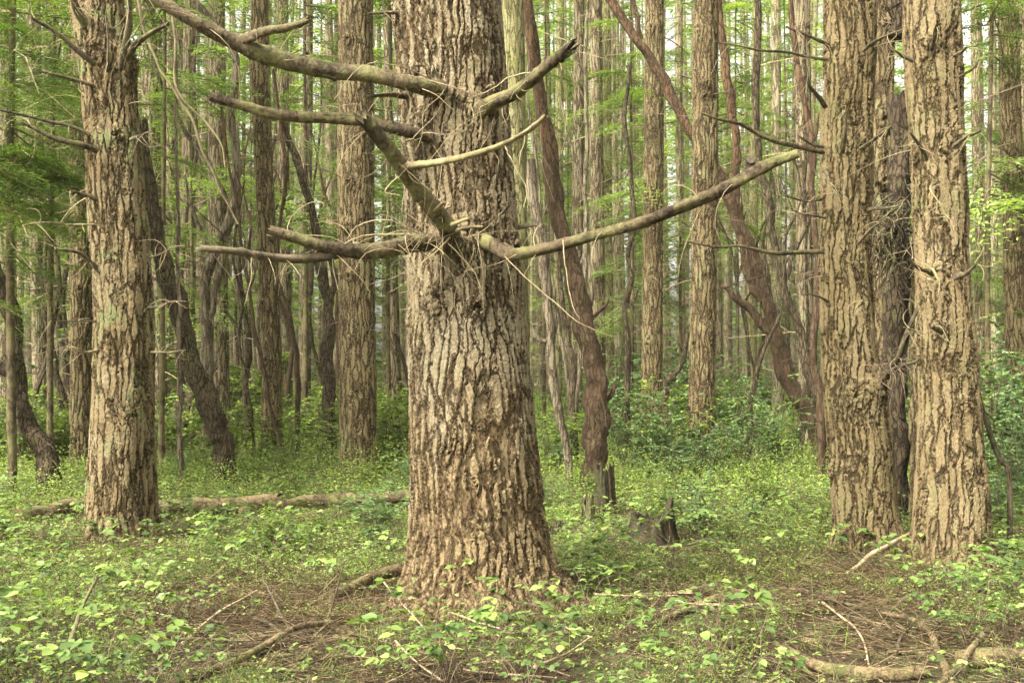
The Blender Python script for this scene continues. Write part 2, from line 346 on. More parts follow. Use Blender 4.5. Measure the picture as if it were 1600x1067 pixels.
def near_tree(label, d, edges, mat, nth, dz, name='fir_tree', group=None, branches=(), twigs=0, tw=(.25, 1.3), ztop=11, tz=None, flare=.35, knots=(), lobes=5, trad=.007, lump=.02, crown=None, cat='tree', flz=.22):
    by = max(e[0] for e in edges); bx = [(e[1]+e[2])/2 for e in edges if e[0] == by][0]
    X0 = (bx-CX)/F*d; org = (X0, d, float(gz(X0, d)))
    root = link(name, None, None, org); tag(root, label, cat, group)
    mb = MB(); zz, zc, rr = trunk_mesh(mb, edges, d, nth, dz, ztop, flare=flare, knots=knots, lobes=lobes, lump=lump, flz=flz)
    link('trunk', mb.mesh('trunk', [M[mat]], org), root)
    for b in branches:
        b = dict(b); pts = px(b.pop('p'), b.pop('d', d)); sc = d/F
        pg = .72 if d > 8 and b.get('mat') != 'branch' else 1.0; r0, r1 = b.pop('r0')*sc*pg, b.pop('r1')*sc*pg*(.7 if d > 8 else 1)
        if d > 8: b['wob'] = .015; b['twigs'] = max(b.get('twigs', 0), 6)
        branch_part(root, org, pts, r0, r1, **b)
    if twigs:
        t = MB(); z0, z1 = tz or (1.5, ztop-.5)
        dead_twigs(zz, zc, rr, d, twigs, z0, z1, t, tw, trad)
        tag(link('dead_twig_growth', t.mesh('dead_twig_growth', [M['twigdark' if mat in ('mid', 'madrone', 'red') else 'twig']], org), root), kind='stuff')
    return root, org, (zz, zc, rr)

# ---------------------------------------------------------------- the near trees
near_tree('huge old fir in the middle with deeply furrowed bark and long snapped dead limbs', 6.9,
    [(-60, 614, 779), (0, 617, 782), (100, 622, 790), (200, 630, 795), (300, 636, 803), (400, 637, 812), (500, 640, 816), (600, 638, 828), (700, 638, 838), (800, 640, 848), (870, 637, 860), (915, 633, 876), (955, 628, 884)],
    'hero', 520, .0062, flare=.42, lobes=5, flz=.17, lump=.012, tz=(3.2, 8), ztop=8.0,
    knots=[(690, 470, .075, .045), (742, 486, .06, .05), (712, 375, .13, .05), (650, 137, .08, .035), (757, 165, .08, .04), (648, 212, .08, .03), (800, 395, .09, .03), (560, 500, .05, .03), (760, 800, .10, .025), (700, 690, .07, .02)],
    branches=[
     dict(p=[(690, 142, 6.55), (640, 130, 6.45), (580, 118, 6.4), (520, 112, 6.35), (470, 102, 6.3), (420, 88, 6.25), (375, 68, 6.2), (300, 32, 6.15), (225, -8, 6.1), (160, -50, 6.0)], r0=11, r1=8, rad=[.052, .045, .05, .047, .045, .05, .042, .036, .032, .03], twigs=16, wob=.006, tl=(.15, .55)),
     dict(p=[(372, 68, 6.2), (395, 58, 6.15), (420, 48, 6.1), (450, 42, 6.05), (482, 32, 6.0)], r0=7.5, r1=4.5, mat='branch', ragged=.03, twigs=4, wob=.004),
     dict(p=[(672, 216, 6.55), (640, 206, 6.5), (590, 194, 6.45), (520, 187, 6.4), (440, 178, 6.35), (380, 166, 6.3), (330, 153, 6.25)], r0=9.5, r1=6, ragged=.03, twigs=14, wob=.006, tl=(.15, .5), mat='branchmid'),
     dict(p=[(690, 383, 6.5), (650, 381, 6.4), (590, 390, 6.3), (540, 390, 6.25), (500, 383, 6.2), (465, 372, 6.15), (427, 361, 6.1)], r0=12.5, r1=8, rad=[.05, .048, .045, .038, .034, .031], ragged=.04, twigs=16, wob=.006, tl=(.15, .5)),
     dict(p=[(560, 388, 6.28), (525, 396, 6.25), (490, 402, 6.2), (440, 403, 6.1), (370, 394, 6.0), (313, 388, 5.95)], r0=8, r1=4.5, mat='branchdark', ragged=.03, twigs=10, wob=.006, tl=(.1, .4)),
     dict(p=[(712, 385, 6.55), (704, 368, 6.42), (690, 345, 6.3), (655, 300, 6.15), (620, 250, 6.0), (592, 215, 5.9), (568, 184, 5.8)], r0=15, r1=12, rad=[.056, .052, .048, .045, .043, .042], ragged=.05, twigs=16, wob=.004, tl=(.12, .4), seg=18, rough=.11, mat='branchmid'),
     dict(p=[(628, 262, 6.0), (660, 257, 5.98), (700, 250, 5.95), (740, 242, 5.9), (780, 230, 5.85), (820, 208, 5.8), (852, 182, 5.75)], r0=5.5, r1=3, mat='branchpale', ragged=.015, twigs=10, wob=.005, tl=(.15, .55)),
     dict(p=[(755, 378, 6.6), (775, 388, 6.45), (800, 397, 6.38), (850, 388, 6.3), (920, 370, 6.2), (1000, 350, 6.1), (1080, 318, 6.0), (1140, 290, 5.9), (1200, 258, 5.85), (1246, 240, 5.8)], r0=12, r1=8, rad=[.044, .038, .035, .034, .033, .031, .032, .027, .023], ragged=.008, twigs=14, wob=.006, tl=(.12, .5), mat='branchmid', label='long dead limb sweeping up to a sawn end'),
     dict(p=[(1170, 272, 5.9), (1172, 255, 5.88), (1173, 250, 5.86)], r0=6.5, r1=5.5, mat='branchdark'),
     dict(p=[(752, 172, 6.55), (775, 158, 6.4), (800, 146, 6.3), (840, 118, 6.2), (865, 98, 6.1), (888, 79, 6.0)], r0=11, r1=7.5, mat='branchmid', ragged=.10, twigs=12, wob=.005, tl=(.12, .5)),
     dict(p=[(798, 357, 6.9), (815, 354, 6.85), (836, 352, 6.8)], r0=5, r1=2, mat='branchdark', ragged=.03, twigs=3),
     dict(p=[(650, 22, 6.9), (610, 20, 6.7), (575, 22, 6.5)], r0=4, r1=1.5, mat='branchdark', twigs=4),
     dict(p=[(640, 150, 6.7), (610, 148, 6.6), (572, 152, 6.4)], r0=5, r1=2, mat='branchdark', ragged=.02, twigs=4),
     dict(p=[(706, 352, 6.2), (722, 345, 6.15), (733, 341, 6.1)], r0=3.5, r1=1.5, mat='branchpale'),
     dict(p=[(714, 360, 6.3), (735, 355, 6.2), (755, 354, 6.1)], r0=3, r1=1, mat='branchpale'),
     dict(p=[(680, 330, 6.2), (688, 322, 6.1), (694, 316, 6.0)], r0=3.5, r1=2, mat='branchpale'),
    ])
hero = [o for o in COL.objects if o.name == 'fir_tree'][0]; HO = np.array(hero.location)
t = MB()      # tangle of thin dry twigs at the whorls of the old fir
for (x, y, d, n, L) in [(700, 365, 6.38, 60, (.15, .65)), (655, 383, 6.35, 30, (.12, .55)), (620, 385, 6.3, 22, (.1, .5)), (755, 165, 6.45, 24, (.1, .5)), (675, 140, 6.45, 16, (.1, .35)), (790, 150, 6.4, 10, (.15, .5)), (640, 210, 6.45, 12, (.1, .4)), (745, 375, 6.45, 18, (.15, .6))]:
    n = int(n*.42); dr = rng.normal(0, 1, (n, 3))*[1, .35, .75]+[0, -.55, -.05]

    P, R = curly(n, W(x, y, d)+rng.normal(0, 1, (n, 3))*[.05, .01, .03], rng.uniform(*L, n), rng.uniform(.5, 1.7, n)*.0018, .3, .45, 10, dr); tubes(t, P, R, 4)
for pts in [[(635, 262), (600, 300), (625, 305)], [(790, 228, 5.8), (798, 250, 5.8), (820, 290, 5.82), (818, 325, 5.8)], [(880, 375, 6.2), (884, 420, 6.15), (893, 470, 6.1), (908, 500, 6.1)], [(790, 400, 6.3), (820, 430, 6.25), (870, 470, 6.2), (905, 500, 6.2), (960, 525, 6.2)],
            [(640, 365, 6.3), (560, 370, 6.2), (520, 400, 6.2), (528, 450, 6.2)], [(760, 160, 6.4), (700, 135, 6.3), (640, 118, 6.3), (625, 122, 6.3)], [(690, 135, 6.4), (620, 105, 6.2), (560, 110, 6.1), (520, 160, 6.1)], [(650, 362, 6.3), (600, 345, 6.2), (560, 355, 6.2), (540, 372, 6.2)],
            [(700, 380, 6.3), (740, 420, 6.3), (755, 450, 6.3)], [(850, 110, 6.2), (800, 120, 6.2), (770, 140, 6.2), (740, 152, 6.3)]]:
    w = resample(px(pts, 6.2), 24)+np.cumsum(rng.normal(0, .002, (24, 3)), 0); tubes(t, w[None], np.linspace(.0042, .0018, 24)[None], 5)
link('twig_spray', t.mesh('twig_spray', [M['twig']], HO), hero)['kind'] = 'stuff'

near_tree('stout fir at the left with green algae and a whorl of upright limbs', 9.5,
    [(-60, 108, 185), (0, 112, 190), (60, 118, 198), (100, 128, 208), (200, 136, 215), (300, 140, 222), (400, 148, 232), (500, 152, 236), (600, 150, 236), (700, 145, 236), (800, 141, 237), (850, 138, 238)],
    'fir_green', 360, .0085, flare=.36, lobes=6, flz=.18, ztop=9.5, knots=[(200, 95, .12, .05), (150, 92, .10, .04), (185, 215, .06, .04), (212, 225, .08, .04), (170, 560, .06, .02)],
    branches=[
     dict(p=[(148, 100, 9.2), (128, 85, 9.1), (100, 65, 9.0), (72, 45, 8.9), (50, 28, 8.8)], r0=7, r1=3, mat='branchdark', ragged=.02, twigs=8, tl=(.15, .6)),
     dict(p=[(145, 133, 9.3), (120, 125, 9.2), (95, 118, 9.1), (65, 112, 9.0)], r0=5, r1=3, mat='branchdark', ragged=.03, twigs=4),
     dict(p=[(140, 210, 9.3), (100, 196, 9.2), (60, 185, 9.1), (0, 172, 8.9)], r0=4.5, r1=2.5, mat='branchdark', twigs=8, tl=(.15, .5)),
     dict(p=[(153, 236, 9.2), (120, 225, 9.1), (80, 212, 9.0), (35, 192, 8.9)], r0=5.5, r1=3, mat='branch', ragged=.02, twigs=8),
     dict(p=[(190, 105, 9.1), (193, 85, 9.0), (196, 55, 8.95), (200, 20, 8.9), (202, -30, 8.85)], r0=9, r1=7, mat='branchdark', twigs=6),
     dict(p=[(168, 112, 9.05), (168, 90, 8.95), (166, 60, 8.9), (165, 25, 8.9)], r0=4, r1=1.5, mat='branchdark', twigs=4),
     dict(p=[(135, 40, 9.3), (122, 15, 9.2), (108, -15, 9.1)], r0=8, r1=6, mat='branch', twigs=3),
     dict(p=[(198, 90, 9.2), (215, 70, 9.0), (235, 52, 8.9), (262, 38, 8.8)], r0=6, r1=3.5, mat='branch', ragged=.03, twigs=5),
     dict(p=[(205, 218, 9.15), (218, 212, 9.0), (236, 206, 8.9)], r0=4, r1=2, mat='branchdark', ragged=.03, twigs=3),
     dict(p=[(152, 420, 9.3), (130, 405, 9.2), (110, 395, 9.1), (86, 388, 9.0)], r0=4.5, r1=2.5, mat='branch', twigs=5),
     dict(p=[(148, 310, 9.3), (128, 304, 9.2), (110, 298, 9.1)], r0=4, r1=2, mat='branch', twigs=3),
     dict(p=[(147, 351, 9.3), (110, 350, 9.2), (70, 351, 9.0), (35, 352, 8.9)], r0=2.6, r1=1.4, mat='branchpale', twigs=5),
     dict(p=[(150, 502, 9.3), (120, 503, 9.2), (80, 501, 9.0)], r0=2.6, r1=1.2, mat='branchdark', twigs=5),
     dict(p=[(152, 549, 9.3), (130, 547, 9.2), (105, 541, 9.1)], r0=3, r1=1.5, mat='branchpale', twigs=3),
     dict(p=[(234, 403, 9.4), (260, 392, 9.2), (290, 384, 9.1)], r0=2.2, r1=1.0, mat='branchdark', twigs=3),
     dict(p=[(234, 480, 9.4), (262, 476, 9.2), (292, 471, 9.1)], r0=3, r1=1.5, mat='branchdark', twigs=3),
     dict(p=[(236, 550, 9.4), (262, 548, 9.2), (292, 547, 9.1)], r0=2.4, r1=1.2, mat='branchdark', twigs=6),
    ], twigs=26, tz=(2.6, 6), tw=(.2, .8), trad=.0045)

near_tree('stout tan fir bulging above its mossy foot beside a nest of dry twigs', 9.0,
    [(-60, 1294, 1364), (0, 1293, 1364), (100, 1292, 1365), (200, 1288, 1360), (300, 1285, 1360), (400, 1283, 1358), (500, 1284, 1362), (560, 1285, 1370), (610, 1287, 1380), (700, 1296, 1392), (760, 1300, 1396), (820, 1305, 1402), (868, 1308, 1408)],
    'fir_tan', 360, .0085, flare=.36, lobes=5, flz=.18, ztop=9, knots=[(1300, 85, .06, .03), (1348, 230, .06, .04), (1316, 238, .05, .03), (1340, 610, .10, .04), (1325, 640, .07, .03), (1375, 600, .1, .04), (1310, 735, .06, .03)],
    branches=[
     dict(p=[(1292, 93, 8.7), (1240, 88, 8.5), (1180, 75, 8.3), (1118, 66, 8.2)], r0=3.2, r1=2, mat='branchdark', twigs=6, tl=(.1, .4)),
     dict(p=[(1300, 80, 8.6), (1285, 66, 8.5), (1258, 54, 8.3), (1228, 42, 8.2)], r0=4.5, r1=2.5, mat='branchdark', twigs=4),
     dict(p=[(1290, 168, 8.7), (1275, 150, 8.6), (1262, 130, 8.5), (1255, 92, 8.4)], r0=5, r1=3, mat='branchdark', twigs=4),
     dict(p=[(1286, 238, 8.7), (1220, 222, 8.4), (1150, 195, 8.2), (1095, 177, 8.0)], r0=3.6, r1=2.2, mat='branch', twigs=8, tl=(.1, .4)),
     dict(p=[(1286, 230, 8.7), (1265, 222, 8.6), (1250, 215, 8.5)], r0=3.6, r1=2.4, mat='branchdark', ragged=.02),
     dict(p=[(1286, 393, 8.7), (1230, 394, 8.5), (1170, 389, 8.3), (1120, 386, 8.1), (1070, 377, 8.0)], r0=3.4, r1=1.8, mat='branch', twigs=8),
     dict(p=[(1284, 312, 8.7), (1250, 311, 8.6), (1215, 307, 8.4)], r0=3, r1=1.6, mat='branchdark', twigs=3),
     dict(p=[(1290, 341, 8.7), (1262, 336, 8.6), (1240, 329, 8.5)], r0=3, r1=1.6, mat='branchdark', twigs=3),
     dict(p=[(1293, 471, 8.7), (1278, 466, 8.6), (1262, 459, 8.5)], r0=4, r1=2, mat='branchdark', ragged=.02),
     dict(p=[(1350, 80, 8.7), (1365, 66, 8.5), (1385, 58, 8.4), (1410, 47, 8.3)], r0=4, r1=2, mat='branchdark', twigs=4),
     dict(p=[(1347, 232, 8.65), (1368, 214, 8.5), (1391, 199, 8.4)], r0=4.4, r1=3, mat='branchdark', ragged=.03, twigs=4),
     dict(p=[(1358, 328, 8.7), (1385, 322, 8.5), (1410, 315, 8.4), (1425, 302, 8.3)], r0=4, r1=2, mat='branchdark', twigs=6),
     dict(p=[(1340, 382, 8.6), (1362, 362, 8.5), (1386, 340, 8.4)], r0=3, r1=1.6, mat='branchdark', twigs=4),
     dict(p=[(1342, 478, 8.6), (1350, 470, 8.5)], r0=3, r1=2, mat='branchdark'),
     dict(p=[(1385, 590, 8.7), (1392, 575, 8.6), (1405, 548, 8.5), (1432, 487, 8.4)], r0=7, r1=4.5, mat='branchdark', ragged=.03, twigs=6),
     dict(p=[(1378, 585, 8.75), (1395, 582, 8.6), (1415, 572, 8.5), (1433, 564, 8.4)], r0=6, r1=4, mat='branchdark', ragged=.04, twigs=5),
     dict(p=[(1316, 240, 8.55), (1320, 205, 8.45), (1322, 165, 8.4)], r0=3.2, r1=1.5, mat='branch', twigs=3),
     dict(p=[(1288, 268, 8.7), (1294, 280, 8.5), (1308, 306, 8.4)], r0=3, r1=1.5, mat='branch', twigs=3),
    ], twigs=18, tz=(2.2, 6), tw=(.15, .6), trad=.004)

near_tree('stout tan fir farthest right of the near firs with short stubs and a knothole', 8.4,
    [(-60, 1413, 1493), (0, 1416, 1495), (100, 1418, 1497), (200, 1424, 1500), (300, 1430, 1505), (400, 1434, 1508), (500, 1437, 1515), (600, 1440, 1525), (700, 1438, 1532), (800, 1437, 1540), (888, 1436, 1546)],
    'fir_ochre', 360, .0085, flare=.36, lobes=6, flz=.18, ztop=9, knots=[(1455, 78, .07, .04), (1492, 226, .07, .04), (1462, 428, .08, .04), (1470, 515, .05, .05), (1480, 588, .05, -.02), (1500, 630, .06, .03), (1440, 250, .05, .03)],
    branches=[
     dict(p=[(1425, 95, 8.1), (1408, 84, 8.0), (1388, 74, 7.9)], r0=4.5, r1=3, mat='branchdark', ragged=.02, twigs=3),
     dict(p=[(1456, 78, 8.0), (1457, 58, 7.85), (1466, 36, 7.7)], r0=5.5, r1=4, mat='branchdark', ragged=.04, twigs=3),
     dict(p=[(1490, 86, 8.15), (1500, 80, 8.1), (1510, 75, 8.0)], r0=5, r1=3, mat='branchdark', ragged=.02),
     dict(p=[(1492, 228, 8.1), (1508, 216, 8.0), (1528, 207, 7.9)], r0=5.5, r1=4, mat='branchdark', ragged=.03, twigs=3),
     dict(p=[(1446, 250, 8.1), (1436, 232, 8.0), (1423, 208, 7.9)], r0=5.5, r1=3.5, mat='branchdark', ragged=.03, twigs=4),
     dict(p=[(1492, 433, 8.15), (1508, 424, 8.0), (1526, 412, 7.9)], r0=5.5, r1=3.5, mat='branchdark', ragged=.03, twigs=3),
     dict(p=[(1458, 428, 8.05), (1440, 420, 7.95), (1424, 408, 7.9)], r0=5, r1=3, mat='branch', ragged=.03, twigs=5),
     dict(p=[(1455, 425, 8.0), (1462, 425, 7.9), (1468, 440, 7.85)], r0=4, r1=3, mat='branchpale', twigs=5),
     dict(p=[(1438, 520, 8.2), (1428, 514, 8.1), (1412, 511, 8.0)], r0=3, r1=1.6, mat='branchpale'),
     dict(p=[(1470, 517, 8.0), (1462, 512, 7.85), (1455, 508, 7.8)], r0=6, r1=5, mat='branch', ragged=.02),
     dict(p=[(1500, 120, 8.2), (1515, 110, 8.1), (1530, 98, 8.0)], r0=3, r1=2, mat='branchdark'),
     dict(p=[(1462, 285, 8.05), (1456, 300, 7.9), (1474, 330, 7.85), (1490, 365, 7.8)], r0=2.2, r1=1.1, mat='branchpale', twigs=4),
    ], twigs=22, tz=(2.2, 6), tw=(.15, .7), trad=.004)
# nest-like tangle of dry twigs lodged between the two right-hand firs
t = MB()
P, R = curly(38, W(1402, 570, 8.55)+rng.normal(0, 1, (38, 3))*[.09, .05, .035], rng.uniform(.1, .32, 38), rng.uniform(.6, 2.2, 38)*.003, .25, .35, 8, rng.normal(0, 1, (38, 3))*[1, .7, .45]); tubes(t, P, R, 4)
P, R = curly(8, W(1400, 580, 8.5)+rng.normal(0, 1, (8, 3))*[.08, .03, .02], rng.uniform(.2, .5, 8), .003, 1.2, .2, 8, rng.normal(0, 1, (8, 3))*[.5, .3, .3]+[0, 0, -1]); tubes(t, P, R, 4)
c0 = W(1402, 570, 8.55)
tag(link('twig_nest', t.mesh('twig_nest', [M['twigdark']], c0), None, c0), 'nest-like tangle of dry twigs lodged between the two stout tan firs', 'twig tangle')

# ---------------------------------------------------------------- mid-distance trees
def E(x0, x1, w0, w1, by, kink=0):
    return [(-60, x0-w0/2, x0+w0/2), (200, x0+(x1-x0)*.3+kink-w0*.53, x0+(x1-x0)*.3+kink+w0*.53), (420, x0+(x1-x0)*.62+kink-(w0+w1)/4, x0+(x1-x0)*.62+kink+(w0+w1)/4), (620, x1-w1*.49, x1+w1*.49), (by, x1-w1/2, x1+w1/2)]
mids = [ # label, depth, edges, material
 ('brown ridged trunk just left of the huge old fir with knotty stubs', 15.8, E(555, 559, 52, 58, 745), 'mid', 170, 40),
 ('straight brown trunk with fine furrows right of centre standing in glossy shrubs', 16.8, E(1104, 1097, 36, 42, 733), 'mid', 150, 34),
 ('slightly bent trunk with smooth grey ridges and an S-curve at its foot', 18.0, [(-60, 392, 418), (150, 394, 421), (300, 400, 427), (420, 404, 434), (560, 412, 440), (680, 408, 440), (725, 402, 436)], 'mid', 130, 36),
 ('pale trunk directly behind the slightly bent one', 25.0, E(441, 446, 17, 22, 680), 'midgrey', 60, 30),
 ('dark shaded trunk immediately left of the stout green-barked fir', 16.5, E(133, 128, 36, 36, 728), 'mid', 130, 34),
 ('grey trunk peeping out on the right of the stout green-barked fir', 21.0, E(230, 250, 24, 24, 700), 'midgrey', 80, 34),
 ('grey trunk standing behind the leaning dark trunk with a mossy foot', 22.0, E(338, 342, 26, 34, 694), 'midgrey', 90, 34),
 ('trunk coated in yellow moss rising right behind the huge old fir', 13.0, E(800, 812, 34, 36, 790), 'mossy', 110, 12),
 ('brown trunk of a close pair seen over the snapped right limb', 23.0, E(930, 936, 20, 24, 690), 'midgrey', 80, 30),
 ('greenish trunk touching the right side of its brown twin', 26.0, E(947, 952, 13, 17, 675), 'mossy', 50, 26),
 ('thick ridged trunk left of the straight brown one with black knots', 21.0, E(1023, 1018, 28, 34, 690), 'mid', 110, 42),
 ('slim grey-green trunk right of the straight brown trunk', 27.0, E(1183, 1172, 13, 18, 640), 'mossy', 50, 18),
 ('dark dull trunk half hidden behind the left of the two tan firs', 11.8, [(-60, 1368, 1400), (100, 1364, 1396), (300, 1358, 1392), (500, 1362, 1396), (700, 1366, 1404), (790, 1364, 1408)], 'mid', 150, 26),
 ('smooth brown trunk peeping from behind the farthest right near fir', 10.6, E(1448, 1440, 30, 34, 815), 'mid', 120, 0),
 ('grey ridged trunk nearest the right edge among glossy bushes', 19.5, E(1574, 1592, 30, 34, 700), 'mid', 110, 30),
 ('grey trunk close behind the one nearest the right edge', 27.0, E(1592, 1605, 16, 20, 660), 'midgrey', 50, 18),
 ('slender dark trunk seen right of the farthest right near fir', 28.0, E(1524, 1535, 16, 18, 655), 'midgrey', 50, 26),
 ('slender pale trunk leaning beside the dark one on the right', 33.0, E(1549, 1556, 11, 13, 645), 'far', 40, 20),
 ('pale grey trunk by the left edge with rings of dead twigs', 24.0, E(50, 65, 22, 26, 672), 'midgrey', 80, 44),
 ('dim grey trunk cut by the left edge of the wood', 20.0, E(8, 14, 24, 28, 690), 'midgrey', 80, 26),
 ('thin trunk crossed by the pale hanging liana on the left', 27.0, E(270, 262, 14, 18, 655), 'midgrey', 50, 26),
 ('brown trunk tucked behind the left tan fir below its bare twigs', 20.0, E(1252, 1262, 24, 26, 680), 'midgrey', 80, 30),
 ('pale trunk between the two dark leaning stems on the right', 30.0, E(1212, 1215, 14, 17, 640), 'far', 50, 24),
 ('ridged pale trunk whose foot is hidden by the dark twisted stem', 24.0, E(905, 900, 16, 20, 670), 'midgrey', 60, 20),
 ('pale straight trunk just right of the yellow-mossed one', 28.0, E(876, 870, 12, 15, 655), 'mossy', 50, 20),
 ('pale trunk with long bare twigs left of the straight brown trunk', 30.0, E(1060, 1066, 12, 14, 650), 'far', 50, 24),
 ('straight grey trunk between the ridged trunk and the huge old fir', 24.0, E(604, 618, 13, 20, 680), 'midgrey', 60, 20),
 ('dull brown trunk left of the knotty ridged trunk', 29.0, E(482, 478, 14, 16, 650), 'midgrey', 50, 24),
]
for lab, d, ed, mt, nth, tw in mids:
    near_tree(lab, d, ed, mt, nth, .022 if d < 22 else .05, twigs=tw, tz=(1.3, 10), tw=(.2, 1.6) if d > 14 else (.1, .5), ztop=max(11, d*.55), trad=.006+d*.00018, flare=.22, lobes=5,
              lump=.012, name='conifer_tree', knots=[(np.interp(ky, [0, 700], [ed[0][1]+8, ed[-1][1]+8])+rng.uniform(-2, 12), ky, .07, .05) for ky in rng.uniform(40, 600, 6)] if d < 22 else ())
    
# ---------------------------------------------------------------- leaning and twisted stems
def stem_tree(label, d, stems, mat, name='leaning_tree', cat='tree', twigs=10, group=None, trad=.005, wob=.02, grounded=True):
    """stems: list of (points in picture px, start radius px, end radius px); the first starts at the ground"""
    p0 = stems[0][0][0]; b = W(p0[0], p0[1], p0[2] if len(p0) > 2 else d); org = (b[0], b[1], float(gz(b[0], b[1])))
    root = link(name, None, None, org); tag(root, label, cat, group); t = MB()
    for i, (pts, r0, r1) in enumerate(stems):
        mb = MB(); w = px(pts, d)
        if i == 0 and grounded: w = [np.array([w[0][0]-(w[1][0]-w[0][0])*.1, w[0][1], min(-.1, w[0][2]-.1)])]+w
        P, R = limb(mb, w, r0*d/F, r1*d/F, seg=20 if r0 > 8 else 12, n=110, rough=.11, wob=wob*.6, ragged=.04)
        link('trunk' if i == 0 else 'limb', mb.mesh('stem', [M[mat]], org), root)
        n = int(twigs*(1 if i == 0 else .6))
        if n:
            k = rng.integers(15, 70, n); Pt, Rt = curly(n, P[k], rng.uniform(.15, .9, n), rng.uniform(.6, 1.4, n)*trad, .3, .3, 8); tubes(t, Pt, Rt, 3)
    if t.v: tag(link('dead_twig_growth', t.mesh('twigs', [M['twigdark']], org), root), kind='stuff')
    return root
stem_tree('red-barked stem darkening down to a gnarled base right of the huge old fir', 13.5,
    [([(928, 735), (930, 690), (933, 640), (930, 590), (918, 530), (905, 470), (890, 410), (872, 330), (862, 270), (850, 190), (838, 110), (826, 30), (818, -40)], 21, 8), ([(932, 640), (945, 628), (955, 618), (960, 600)], 5, 3), ([(915, 520), (925, 500), (945, 480), (950, 470)], 4, 2)], 'red', twigs=16)
stem_tree('leaning mossy trunk whose limbs fork and redden upward behind the straight brown trunk', 17.9,
    [([(1285, 705), (1270, 660), (1248, 625), (1230, 590), (1216, 545), (1205, 500), (1195, 450), (1175, 400), (1155, 350), (1135, 300), (1110, 255), (1088, 218), (1060, 175), (1040, 130), (1015, 90), (985, 50), (950, -10), (930, -50)], 14, 6), ([(1000, 62), (995, 30), (985, -20)], 4, 3),
     ([(1205, 520), (1185, 500), (1168, 480), (1150, 465), (1136, 450), (1128, 447)], 7, 4), ([(1190, 470), (1175, 440), (1162, 390), (1150, 300), (1150, 230), (1142, 160), (1130, 80), (1122, 0), (1118, -50)], 8, 6)], 'red', twigs=20)
stem_tree('bare brown stem leaning left beside the mossy forked trunk', 16.0,
    [([(1285, 640), (1265, 590), (1255, 540), (1240, 490), (1222, 440), (1210, 380), (1200, 310), (1188, 260), (1180, 150), (1185, 40), (1180, -50)], 8, 5), ([(1222, 450), (1232, 420), (1240, 400), (1262, 350)], 4, 3)], 'madrone', twigs=10)
stem_tree('thin red stem with hooked side limbs left of the tan fir', 14.5,
    [([(1282, 620), (1270, 560), (1278, 460), (1272, 340), (1268, 230), (1258, 160), (1245, 100), (1235, 0), (1230, -40)], 6, 4), ([(1268, 225), (1275, 205), (1278, 180)], 3, 2)], 'red', twigs=14)
stem_tree('thick dark dead trunk wedged between the two tan firs with a broken hollow top', 10.8,
    [([(1398, 775), (1398, 700), (1396, 620), (1400, 540), (1402, 450), (1402, 380), (1406, 300), (1408, 220), (1405, 150)], 21, 16), ([(1400, 60, 10.6), (1408, 30, 10.6), (1398, 0, 10.6), (1385, -30, 10.6)], 14, 12)], 'madrone', twigs=22, name='dead_snag', cat='dead tree')
sg = [o for o in COL.objects if o.name == 'dead_snag'][0]; t = MB()      # shaggy dark clump of dead growth on the snag
P, R = curly(260, W(1398, 365, 10.35)+rng.normal(0, 1, (260, 3))*[.10, .06, .20], rng.uniform(.08, .35, 260), rng.uniform(.6, 2, 260)*.008, .9, .5, 8, rng.normal(0, 1, (260, 3))*[1, .6, .6]+[0, -.2, -.5]); tubes(t, P, R, 3)
link('dead_growth_clump', t.mesh('dead_growth_clump', [M['branchdark']], sg.location), sg)['kind'] = 'stuff'
stem_tree('thick dark trunk leaning left to right with a moss patch at its foot', 14.8,
    [([(350, 700), (340, 670), (325, 630), (305, 580), (290, 530), (278, 480), (262, 430), (245, 380), (238, 330), (225, 260), (218, 190)], 18, 11)], 'madrone', twigs=20)
stem_tree('pale forking stem twisting upward above the leaning dark trunk', 17.5,
    [([(324, 560), (322, 490), (322, 430), (335, 395), (355, 350), (370, 290), (366, 230), (362, 180), (368, 100), (355, 60), (310, 10), (290, -40)], 9, 5), ([(330, 500), (335, 460), (345, 420), (352, 380), (362, 340), (352, 310), (330, 260), (285, 200), (245, 110), (215, 20), (205, -40)], 5, 3),
      ([(335, 400), (318, 370), (300, 330), (290, 280)], 4, 2)], 'snag', twigs=22, wob=.03)
stem_tree('dark crooked trunk standing in the bushes at the left edge', 13.2,
    [([(75, 722), (60, 690), (42, 660), (28, 620), (20, 570), (22, 520), (8, 470), (-15, 430)], 17, 12), ([(24, 560), (10, 580), (-10, 570), (-30, 590)], 10, 8), ([(24, 540), (30, 500), (18, 460), (0, 420), (-12, 350)], 5, 3)], 'madrone', twigs=20)
stem_tree('thin dark stem leaning left behind the pale ringed trunk', 21.0, [([(110, 660), (90, 590), (75, 510), (66, 440), (60, 380)], 6, 4), ([(80, 520), (92, 450), (85, 380), (60, 320)], 4, 3)], 'madrone', twigs=16)
stem_tree('twin-stemmed dark sapling behind the left fir', 23.0, [([(110, 640), (100, 560), (90, 480), (78, 410), (70, 340)], 7, 4), ([(92, 640), (105, 560), (98, 470), (108, 400)], 5, 3)], 'madrone', twigs=16)
stem_tree('black ivy-hung trunk left of the knotty ridged trunk', 18.5,
    [([(516, 700), (514, 640), (512, 570), (514, 500), (508, 450), (498, 400), (490, 340), (470, 270), (450, 215), (440, 180)], 12, 4), ([(512, 480), (522, 440), (516, 400)], 6, 4)], 'madrone', twigs=18)
stem_tree('thin reddish stem bending behind the slightly bent trunk', 21.0, [([(385, 665), (384, 600), (388, 540), (385, 500), (374, 440), (372, 400)], 6, 4), ([(384, 520), (370, 510), (355, 490)], 3, 2)], 'madrone', twigs=8)
